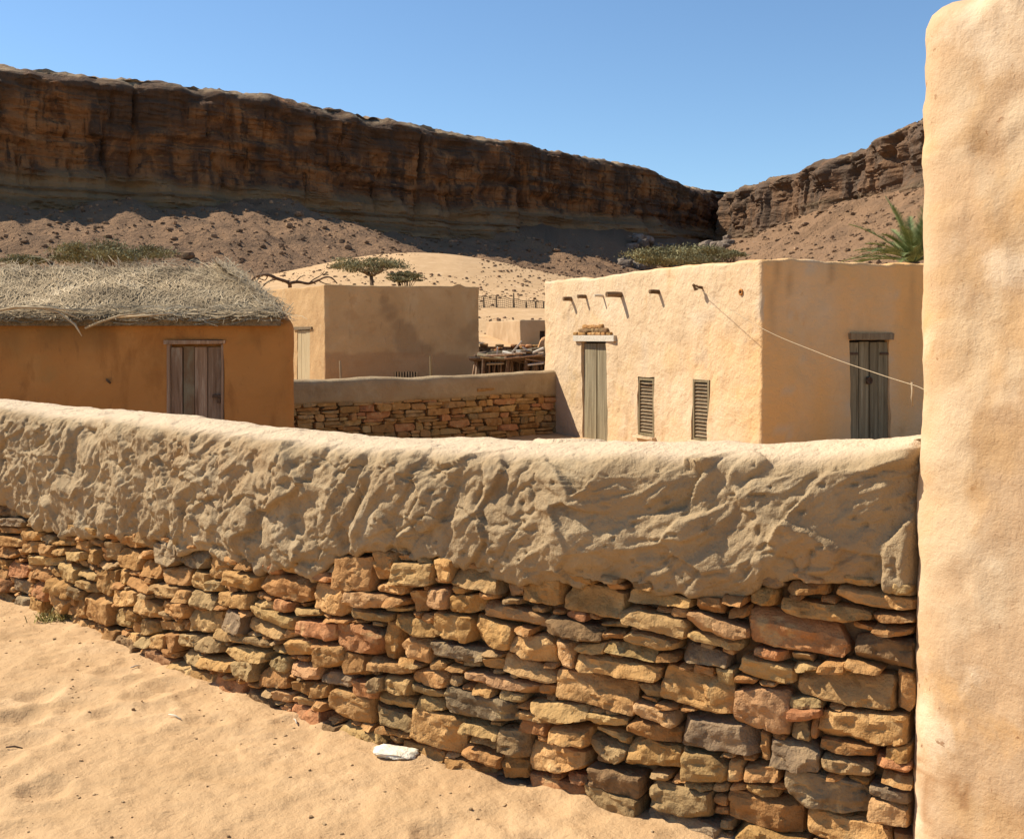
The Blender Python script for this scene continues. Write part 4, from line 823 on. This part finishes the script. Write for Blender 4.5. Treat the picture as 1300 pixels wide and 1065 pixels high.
def wall_stone(qd, seed, wn_f, wp_f, gap, proud, back, res, rough=.06):
    sl, sr, zl2, zl1, zr2, zr1, _ = qd; rs = np.random.RandomState(seed)
    w, h = sr - sl, .5 * (zl1 - zl2 + zr1 - zr2)
    nx = int(np.clip(w / res, 3, 22)); nz = int(np.clip(h / res, 3, 14)); ny = int(np.clip(.1 / res / 1.5, 2, 7))
    p = rs.uniform(9, 20) if w > .05 else 7.0
    q, f = rockform(nx, ny, nz, p, 4 if w < .05 else 8, rough * rs.uniform(.5, 1.2), seed)
    g = gap / max(h, .02); q[:, 0] *= 1 - 2 * gap / w * .5 + .02; q[:, 2] *= 1 - g * .5 + .04
    a = (q[:, 0] + 1) / 2; b = (q[:, 2] + 1) / 2
    zlo = zl2 + (zr2 - zl2) * a; zhi = zl1 + (zr1 - zl1) * a
    # rough block outline: the corners wander a little
    cj = rs.uniform(-.07, .07, 8)
    s = sl + w * a + w * .5 * (cj[0] * (1 - b) + cj[1] * b) * (1 - np.abs(2 * a - 1))
    z = zlo + (zhi - zlo) * b + h * (cj[2] * (1 - a) + cj[3] * a) * .5
    dfront = proud + rs.uniform(-.9, 1.0) * proud + rs.uniform(-.016, .016) * (2 * a - 1) + rs.uniform(-.018, .008) * (2 * b - 1)
    t = (1 - q[:, 1]) / 2          # 1 at the front
    o = -back + (dfront + back) * t
    ba, na = wp_f(s), wn_f(s)
    led = vn(seed * 1.7, z * 60 + s * rs.uniform(-12, 12) + 1.2 * vn(s * 18, z * 10, seed, 6), 0, 8)
    f1, f2, ci = worley(s * 17 + seed * 3.1, z * 24 + seed * 1.3, 9)
    o = o + (.010 * fbm(s * 26, z * 30, seed * .37, 5, 4, .6) + .0045 * led + (ci - .5) * .012 + .004 * (f2 - f1)) * t
    zlim = (zhi - zlo); z = z + .004 * fbm(s * 30, z * 20, seed * .71 + 4, 12, 3)
    return np.stack([ba[:, 0] + na[:, 0] * o, ba[:, 1] + na[:, 1] * o, z], 1), f
def lay(quads, parent, wn_f, wp_f, gap, proud, back, res, lim, frame, rough=.06):
    """the ones that show largest as single stones, the small rest as one part"""
    vis = []
    for i, qd in enumerate(quads):
        c = wp_f(np.array([(qd[0] + qd[1]) / 2]))[0]; x = 650 + F * c[0] / c[1]; y = HOR - F * ((qd[2] + qd[3]) / 2 - EYE) / c[1]
        inside = frame[0] < x < frame[1] and y < 1075
        vis.append((-(qd[1] - qd[0]) * (qd[3] - qd[2]) / c[1]**2 * (1 if inside else 1e-3), i))
    order = [i for _, i in sorted(vis)]
    rv = []; rf = {}; nv = 0
    for n_, i in enumerate(order):
        v, f = wall_stone(quads[i], 1000 + i, wn_f, wp_f, gap, proud * (1 if quads[i][1] - quads[i][0] > .07 else .25), back, res if n_ < lim else res * 1.6, rough)
        if n_ < lim: mk('stone', v, f, SM[quads[i][6]], parent, True, 27)
        else:
            k = quads[i][6] if quads[i][6] in 'ogb' else 'b'
            rf.setdefault(k, []).append((v, f))
    fv = []; ff = []; fm = []; nv = 0; keys = sorted(rf)
    for ki, k in enumerate(keys):
        for v, f in rf[k]: fv.append(v); ff.append(f + nv); fm.append(np.full(len(f), ki)); nv += len(v)
    if fv:
        o = mk('chink_stones', np.concatenate(fv), np.concatenate(ff), SM[keys[0]], parent, True, 34, kind='stuff')
        for k in keys[1:]: o.data.materials.append(SM[k])
        o.data.polygons.foreach_set('material_index', np.concatenate(fm).astype(np.int32))
lay(quads, swall, wnm, wpt, .002, .024, .15, .0080, 295, (-30, 1180))

# ------------------------------------------------------------------ middle yard wall
YA_, YB_ = np.array((-3.75, 16.9)), np.array((.83, 20.75)); yl = np.linalg.norm(YB_ - YA_); yd = (YB_ - YA_) / yl; yn = np.array((yd[1], -yd[0]))
ywall = thing('yard_wall', 'low shaded yard wall of rough stones under a smooth mud cap between hut and houses', 'wall', (*YA_, GB))
ypw = lambda s: YA_[None] + np.asarray(s)[:, None] * yd[None]
ynf = lambda s: np.broadcast_to(yn, (len(np.asarray(s)), 2))
def yz(x, y):
    s = float(on_edge(YA_, YB_, x)); return s, ZY(y, YA_[1] + yd[1] * s)
yt = np.array([yz(x, y) for x, y in ((360, 482), (420, 482), (480, 478), (530, 480), (560, 477), (605, 476), (650, 473), (705, 470))])
yb = np.array([yz(x, y) for x, y in ((360, 515), (420, 512), (480, 513), (530, 508), (560, 508), (605, 504), (650, 500), (705, 503))])
s_ = np.arange(-.3, yl + .1, .05); zt_ = np.interp(s_, yt[:, 0], yt[:, 1]); zb2 = np.interp(s_, yb[:, 0], yb[:, 1])
rows = []
for o, zz in ((-.1, zb2 + .02), (.02, zb2), (.035, zb2 + .05), (.035, zb2 * .7 + zt_ * .3), (.035, zb2 * .4 + zt_ * .6), (.03, zt_ - .06), (.0, zt_ - .025), (-.08, zt_ - .005), (-.16, zt_), (-.24, zt_ - .01), (-.3, zt_ - .06), (-.31, zt_ - .4), (-.31, zt_ * 0 - .4)):
    oo = o + .02 * fbm(s_ * 2.4, zz * 3, 0, 360, 3); z2 = zz + .012 * fbm(s_ * 3, o * 9 + 0 * s_, 0, 361, 3)
    b_ = ypw(s_); rows.append(np.stack([b_[:, 0] + yn[0] * oo, b_[:, 1] + yn[1] * oo, z2], 1))
mk('mud_cap', np.array(rows).reshape(-1, 3), grid_faces(len(rows), len(s_)), M['cap'], ywall)
rows = []
for o, zz in ((-.07, zt_ * 0 - .5), (-.07, zt_ - .1), (-.26, zt_ - .1), (-.26, zt_ * 0 - .5)):
    b_ = ypw(s_); rows.append(np.stack([b_[:, 0] + yn[0] * o, b_[:, 1] + yn[1] * o, zz], 1))
mk('core', np.array(rows).reshape(-1, 3), grid_faces(len(rows), len(s_)), M['mortar'], ywall)
yq = []; z = GB - .02; r_ = 0
while z < 1.0:
    h = RS.uniform(.07, .13); s = RS.uniform(-.2, 0)
    while s < yl:
        w = RS.uniform(.14, .52); zl_ = np.interp(s + w / 2, yb[:, 0], yb[:, 1]) + .03
        if z < zl_:
            j = RS.uniform(-.012, .012, 4)
            if RS.rand() < .25 and h > .09: yq.append((s, s + w, z, z + h * .5, z, z + h * .45, 'byoyo'[RS.randint(5)])); yq.append((s, s + w * .97, z + h * .5, z + h, z + h * .47, z + h, 'ybobr'[RS.randint(5)]))
            else: yq.append((s, s + w, z + j[0], min(z + h + j[1], zl_), z + j[2], min(z + h + j[3], zl_), 'yyobboyrgb'[RS.randint(10)]))
        s += w + .006
    z += h
lay(yq, ywall, ynf, ypw, .008, .025, .12, .03, 240, (370, 720), .05)

# ------------------------------------------------------------------ far yard: small house, rubble wall, brushwood shelter, fence
FD = 46.0
f1_, f2_ = PX(617, 430, 52)[:2], PX(660, 430, FD)[:2]; f3_ = PX(712, 430, FD + .6)[:2]; f4_ = f1_ + f3_ - f2_
fh = thing('far_house', 'small low flat-roofed house far behind between the two big houses', 'house', (*f2_, 1.2))
fw0 = on_edge(f2_, f3_, 685); fw1 = on_edge(f2_, f3_, 692)
shell('wall', [f1_, f2_, f3_, f4_], 0.6, ZY(406, FD), M['wall_f'], fh, rad=.06, ds=.25, dz=.2, amp=.04, seed=190, rim=.05, openings=[(1, fw0, fw1, ZY(433, FD), ZY(420, FD))])
p, d, nn = edge_pt(f2_, f3_, (fw0 + fw1) / 2, -.15); b = MB(); b.box(v3(p, ZY(426, FD)), v3(d * .2, 0), v3(nn * .01, 0), (0, 0, .28)); b.build('shutter', M['dark'], fh)
# rubble wall
rw = thing('rubble_wall', 'broken rubble wall of loose dark stones behind the brushwood shelter', 'wall', (*PX(640, 445, 36)[:2], .3))
n_ = 0
for row in range(9):
    x = 598 + RS.uniform(0, 4)
    while x < 716:
        w = RS.uniform(5, 12); D = 36 + RS.uniform(-.25, .25) + row * .02; y = 466 - row * 3.4 + RS.uniform(-.8, .8)
        if row < 7 or RS.rand() < .5:
            q, f = rockform(3, 3, 3, 4, 4, .12, 500 + n_); c = PX(x + w / 2, y, D); hw = w / F * D / 2
            mk('stone', c + q * np.array((hw * 1.02, .22, .056 * RS.uniform(.8, 1.3))), f, SM['rbdb'[RS.randint(4)]], rw, False); n_ += 1
        x += w
kk = MB(); c0, c1 = PX(596, 450, 36.3), PX(718, 450, 36.3); kk.box(((c0 + c1) / 2)[:2].tolist() + [.55], (c1 - c0) / 2, (0, .12, 0), (0, 0, .78), .03); kk.build('core', M['mortar'], rw)
lm = MB()      # pale slab leaning at its right end
q, f = rockform(6, 3, 6, 5, 6, .1, 900); c = PX(692, 442, 33); lm.add(c + np.stack([q[:, 0] * .24 + q[:, 2] * .12, q[:, 1] * .15, q[:, 2] * .34], 1), f.tolist()); tag(lm.build('slab', SM['p'], None, True, 34), 'pale slab leaning at the right end of the rubble wall', 'slab')
# brushwood shelter
SDp = 27.0
sh = thing('brushwood_shelter', 'low lean-to of bleached branches and boards on crooked posts', 'shelter', (*PX(650, 470, SDp)[:2], -.2))
for (x, y) in ((614, 456), (645, 457), (668, 458), (680, 457), (700, 456)):
    for dd in (0, 1.6):
        b = MB(); t_ = PX(x, y, SDp + dd); t_[2] = ZY(y, SDp); bt = t_ + (RS.uniform(-.08, .08), 0, 0); bt[2] = -.3; b.tube([bt, (bt + t_) / 2 + RS.uniform(-.03, .03, 3), t_], [.06, .05, .045], 7); b.build('post', M['dead'], sh, True, 40)
b = MB()
for k in range(7): b.box(PX(648 + RS.uniform(-3, 3), 455.5 + k * .25, SDp) + (0, .25 + .22 * k, 0), (.98 + RS.uniform(-.06, .06), 0, RS.uniform(-.03, .03)), (0, .14, 0), (0, 0, .035), .03)
b.build('shade_mat', M['dead'], sh, False, kind='stuff')  # solid mat added among the branches to shade the space below
for k in range(70):
    x0 = RS.uniform(598, 690); ln = RS.uniform(25, 75); y0 = 451 + (x0 - 600) * .02 + RS.uniform(-3, 4.5); D = SDp + RS.uniform(-.2, 1.7); a = RS.normal() * .10
    p0, p1 = PX(x0, y0, SDp), PX(x0 + ln, y0 - ln * a, SDp); p0[1] = D; p1[1] = D + RS.uniform(-.4, .4); m_ = (p0 + p1) / 2 + (0, 0, RS.uniform(-.05, .08))
    b = MB(); r0 = RS.uniform(.016, .045); b.tube([p0, m_, p1], [r0, r0 * .9, r0 * .6], 6); b.build('branch', [M['wood'], M['dead'], M['wood_h'], M['wood_g']][k % 4], sh, True, 40)
for (xa, ya, xb, yb_, m_, w_) in ((606, 450, 640, 455, 'wood_g', .12), (640, 454, 690, 449, 'wood_h', .11), (638, 447, 652, 449, 'pale_wood', .1), (655, 446, 668, 447, 'pale_wood', .1), (610, 453, 635, 455, 'pale_wood', .05), (650, 448, 662, 433, 'pale_wood', .035), (663, 441, 673, 447, 'pale_wood', .03), (631, 449, 631.5, 441, 'pale_wood', .03), (676, 448, 690, 442, 'pale_wood', .04), (655, 447, 675, 445, 'wood_b', .08), (618, 462, 640, 461, 'wood', .05), (670, 463, 690, 461, 'pale_wood', .04)):
    p0, p1 = PX(xa, ya, SDp - .15), PX(xb, yb_, SDp - .1); d = (p1 - p0) / 2; e = np.array((0, w_, .25 * w_)); g = np.cross(d, e); g /= np.linalg.norm(g)
    b = MB(); b.box((p0 + p1) / 2, d, e, g * .016, .006); b.build('board', M[m_], sh)
for k in range(110):       # sticks added to darken the space under the roof
    x0 = 602 + k * .9 + RS.uniform(-1, 1); t_ = PX(x0, 458 + RS.uniform(-2, 3), SDp); t_[1] += RS.uniform(.7, 1.6); t_[2] = ZY(457, SDp); bt = t_ + (RS.uniform(-.15, .15), RS.uniform(-.1, .2), 0); bt[2] = -.3
    b = MB(); b.tube([bt, (bt + t_) / 2 + RS.uniform(-.04, .04, 3), t_], [.035, .03, .02], 5); b.build('stick', M['dead' if k % 2 else 'wood_h'], sh, True)
# wire fence
fe = thing('wire_fence', 'sagging wire net fence on thin posts across the sand slope', 'fence', (*PX(650, 395, 62)[:2], 2.5))
fx = [(598, 374, 391), (614, 377, 391), (630, 375, 392), (652, 372, 395), (668, 383, 396), (680, 382, 397), (690, 383, 400), (702, 385, 401), (716, 386, 402)]
nt_ = MB()
def fpt(x, t):
    xs_ = [q[0] for q in fx]; tp = np.interp(x, xs_, [376, 377, 375, 380, 382, 382.5, 383, 385, 386]); bo = np.interp(x, xs_, [q[2] for q in fx]); return PX(x, tp + (bo - tp) * t, 62)
for (x, a_, b_) in fx:
    b = MB(); b.tube([PX(x + .5, b_ + 2, 62), PX(x, a_, 62)], [.06, .045], 6); b.build('post', M['wood'], fe, True, 40)
for t in np.linspace(0, 1, 7): nt_.tube([fpt(x, t + .04 * math.sin(x * .4)) for x in np.linspace(598, 716, 40)], .014 if 0 < t < 1 else .022, 4, cap=False)
for x in np.arange(598, 716, 2.6): nt_.tube([fpt(x, 0), fpt(x + 1.2, .5), fpt(x, 1)], .009, 4, cap=False)
nt_.build('wire_net', M['wood'], fe)

# ------------------------------------------------------------------ cord from the peg to the corner house
cor = MB(); e_ = np.array((A_[0] + .75 * .9, A_[1] + .66 * .9 + .02, ZY(493, 4.5) + .22)); via = PX(1168, 491, 5.2)
cpts = []
k1, k2, k3 = PEG, PX(1040, 446, 10.2), via
cpts = catmull(np.array([PEG, PX(962, 414, 12.7), PX(1040, 448, 9.4), PX(1110, 473, 7.0), PX(1160, 489, 5.6), PX(1186, 497, 4.9), np.array((A_[0] + .75 * .9, A_[1] + .66 * .9 + .03, ZY(500, 4.7)))]), 8)
cor.tube(cpts, np.linspace(.0038, .0017, len(cpts)).tolist(), 6); tag(cor.build('cord', M['rope'], None, True), 'pale cord stretched from the house peg across to the corner house', 'cord')
b = MB(); p0 = PX(1158, 489, 5.63); b.tube([p0 + (0, 0, .015), PX(1158.5, 497, 5.63), PX(1157.5, 505, 5.63), PX(1158.5, 516, 5.63)], [.008, .006, .005, .003], 6); tag(b.build('rag_strip', M['rope'], None, True), 'short pale strip hanging from the cord near the corner house', 'strip')

# ------------------------------------------------------------------ trees and branches
def acacia(name, label, base, crown_c, crown_r, nleaf, seed, flat=.3, cat='tree', lsize=.07, group=None, fk=.62):
    rs = np.random.RandomState(seed); t = thing(name, label, cat, tuple(base), group); tr = MB()
    base = np.array(base, float); cc = np.array(crown_c, float); rr_ = np.array(crown_r, float); fork = base + (cc - base) * fk
    rt = .028 * np.linalg.norm(cc - base) + .03
    tr.tube([base - (0, 0, .4), base + (cc - base) * .3 + rs.uniform(-.1, .1, 3), fork], [rt, rt * .85, rt * .7], 8)
    tips = []
    for k in range(9):
        a = 2 * math.pi * k / 9 + rs.uniform(-.3, .3); r_ = rs.uniform(.35, .85)
        tip = cc + rr_ * np.array((math.cos(a) * r_, math.sin(a) * r_, rs.uniform(-.5, .3))); md = fork + (tip - fork) * .5 + np.array((0, 0, -.12)) * rr_[0] * .3 + rs.uniform(-.1, .1, 3)
        tr.tube([fork, md, tip], [rt * .5, rt * .3, rt * .1], 5); tips.append(tip)
        for q in range(3):
            t2 = tip + rs.uniform(-1, 1, 3) * rr_ * (.35, .35, .4); tr.tube([md, t2], [rt * .18, rt * .05], 4)
    tr.build('trunk', M['bark'], t, True)
    lf = MB()
    # flat layered clumps
    cl_ = []
    for k in range(38):
        a = rs.uniform(0, 6.28); r_ = rs.rand()**.5; z = rs.uniform(-.75, .8) * (1 - .5 * r_); cl_.append((cc + rr_ * np.array((math.cos(a) * r_, math.sin(a) * r_, z)), rs.uniform(.16, .34), rs.rand()))
    V = []; Fq = []; T = []
    for i in range(nleaf):
        c, s, tn = cl_[rs.randint(len(cl_))]; p = c + rs.normal(size=3) * rr_[0] * s * np.array((.55, .55, flat * .5))
        u = rs.normal(size=3); u /= np.linalg.norm(u); w = np.cross(u, rs.normal(size=3)); w /= np.linalg.norm(w) + 1e-9
        l = lsize * rs.uniform(.6, 1.4); n0 = len(V); V += [p - u * l, p + w * l * .35, p + u * l, p - w * l * .35]; Fq.append((n0, n0 + 1, n0 + 2, n0 + 3)); T += [min(1, max(0, tn + rs.uniform(-.25, .25)))] * 4
    mk('crown', np.array(V), np.array(Fq), M['leaf'], t, False, attrs={'tint': T}); return t
def tz(x, D):
    X = (x - 650) / F * D; z, _ = terrain(np.array([X]), np.array([D])); return np.array((X, D, z[0]))
acacia('acacia_tree', 'flat-topped acacia tree showing above the stained box house', tz(478, 50), PX(470, 337, 50), (1.6, 1.4, .46), 5600, 1, lsize=.055, fk=.86)
acacia('acacia_bush', 'low dark acacia bush poking up right of the umbrella acacia', tz(516, 49), PX(514, 352, 49), (.7, .7, .35), 3000, 2, cat='bush', lsize=.055)
acacia('acacia_tree', 'broad olive acacia rising behind the thatched roof', tz(140, 62), PX(140, 322, 62), (3.1, 2.6, .74), 7500, 3, lsize=.085)
acacia('acacia_bush', 'small rusty brown bush at the far left above the thatch', tz(35, 63), PX(30, 330, 63), (1.1, 1.1, .42), 4000, 4, cat='bush', lsize=.07)
acacia('acacia_tree', 'wide grey-green acacia behind the house with roof beams', tz(872, 60), PX(868, 327, 60), (2.6, 2.4, .72), 14000, 5, lsize=.075)
acacia('acacia_bush', 'low bush to the right of the wide grey-green acacia', tz(925, 62), PX(924, 322, 62), (1.0, 1.0, .3), 3000, 6, cat='bush', lsize=.065)
# date palm
pb = tz(1165, 40); pc = PX(1160, 333, 40)
palm = thing('date_palm', 'date palm with arching fronds showing beside the corner house', 'palm', tuple(pb))
b = MB(); b.tube([pb - (0, 0, .3), (pb + pc) / 2 + (.1, 0, 0), pc], [.26, .22, .2], 10); b.build('trunk', M['bark'], palm, True)
for k in range(44):
    a = RS.uniform(0, 6.28); el = RS.uniform(.2, 1.35); ln = RS.uniform(1.9, 2.9); d0 = np.array((math.cos(a) * math.cos(el), math.sin(a) * math.cos(el), math.sin(el)))
    hor = np.array((math.cos(a), math.sin(a), 0)); sp = []
    for t in np.linspace(0, 1, 9): sp.append(pc + d0 * ln * t + np.array((0, 0, -.75)) * t**2.3 * math.cos(el) + hor * .25 * t * t)
    fr = MB(); fr.tube(sp, np.linspace(.03, .006, 9).tolist(), 5, a=.6)
    side = np.cross(d0, (0, 0, 1)); side /= np.linalg.norm(side) + 1e-9
    for q in range(46):
        t = .14 + .86 * q / 46; i = min(int(t * 8), 7); p = sp[i] + (sp[i + 1] - sp[i]) * (t * 8 - i); ax = sp[i + 1] - sp[i]; ax /= np.linalg.norm(ax); upv = np.cross(side, ax)
        for s in (-1, 1):
            L = .42 * math.sin(math.pi * min(1, t * .85 + .12))**.7 * RS.uniform(.8, 1.1); dl = ax * .75 + side * s * .75 + upv * RS.uniform(.1, .45); dl /= np.linalg.norm(dl); w = ax * .026
            fr.add([p - w, p + w, p + dl * L], [(0, 1, 2)], RS.uniform(.2, 1))
    fr.build('frond', M['palm'], palm, False, attr='tint')
# dead branch over the box house
db = thing('dead_branch', 'bare twisted dead branch arching beside the box house roof', 'branch', tuple(PX(366, 366, 37)))
def limb(pts, r0, r1, nm='limb'):
    P = catmull(np.array([PX(x, y, 37.0 + .25 * math.sin(i)) for i, (x, y) in enumerate(pts)]), 5); b = MB(); b.tube(P, np.linspace(r0 * .68, r1 * .8, len(P)) * (1 + .12 * vn(np.arange(len(P)) * .9, r0 * 50, 0, 120)).tolist(), 7); b.build(nm, M['dead'], db, True)
limb([(366, 400), (367, 380), (368, 366), (366, 359), (352, 354), (340, 349), (328, 350), (320, 356), (315, 369)], .11, .05, 'main_limb')
limb([(366, 360), (378, 358), (392, 360), (404, 356), (413, 352), (421, 353), (428, 360)], .085, .025)
limb([(331, 350), (326, 358), (330, 362), (322, 370)], .05, .02); limb([(323, 353), (321, 346), (317, 341)], .03, .012); limb([(340, 350), (336, 356), (326, 352)], .035, .015); limb([(352, 354), (340, 358), (332, 366), (330, 373)], .05, .02); limb([(392, 360), (398, 355), (407, 350), (412, 344)], .04, .012); limb([(404, 356), (412, 360), (420, 361)], .035, .015); limb([(328, 350), (333, 344), (336, 338)], .028, .01); limb([(375, 358), (381, 352), (388, 350)], .035, .012)

# ------------------------------------------------------------------ small things on the sand
q, f = rockform(16, 12, 6, 5, 12, .26, 703); c = PX(503, 957, EYE * F / (957 - HOR) - .02); zg, _ = terrain(np.array([c[0]]), np.array([c[1]]))
v = np.stack([q[:, 0] * .082 + .01 * q[:, 1], q[:, 1] * .05 - .02 * q[:, 0], q[:, 2] * .014 - .004 * q[:, 0]], 1) + (c[0], c[1], zg[0] + .014)
tag(mk('white_stone', v, f, M['white'], None, True, 36), 'flat white stone lying on the sand at the foot of the wall', 'stone')
tb = MB(); c = PX(72, 783, 6.3); zg, _ = terrain(np.array([c[0]]), np.array([c[1]]))
for k in range(240):
    p = np.array((c[0], c[1], zg[0] - .01)) + np.append(RS.normal(size=2) * (.055, .03), 0); a = RS.uniform(0, 6.28); l = RS.uniform(.03, .085); e = np.array((math.cos(a) * .5, math.sin(a) * .5, RS.uniform(.4, 1))) * l; s_v = np.array((-math.sin(a), math.cos(a), 0)) * .003
    tb.add([p - s_v, p + s_v, p + e * .6 + s_v, p + e * .6 - s_v, p + e + (0, 0, -.01)], [(0, 1, 2, 3), (3, 2, 4)], RS.rand())
tag(tb.build('grass_tuft', M['tuft'], None, False, attr='tint'), 'small dry yellow grass tuft at the left foot of the wall', 'grass tuft')
for i, (x, y, l, an) in enumerate(((222, 918, .09, .7), (18, 949, .07, .15), (172, 846, .05, -.7), (375, 916, .06, 1.2))):
    D = EYE * F / (y - HOR); c = PX(x, y, D); zg, _ = terrain(np.array([c[0]]), np.array([c[1]])); b = MB(); e = np.array((math.cos(an), -math.sin(an), 0)) * l / 2; c[2] = zg[0] + .006
    b.tube([c - e, c + (0, .004, .004), c + e], [.003, .004, .0025], 5)
    tag(b.build('twig', M['pale_wood'] if i != 1 else M['dead'], None, True), ['pale straw twig on the open sand below the middle of the wall', 'dark twig lying on the sand in the near left corner', 'short twig on the sand close to the stone wall', 'thin upright-lying straw on the sand in front of the low stones'][i], 'twig')
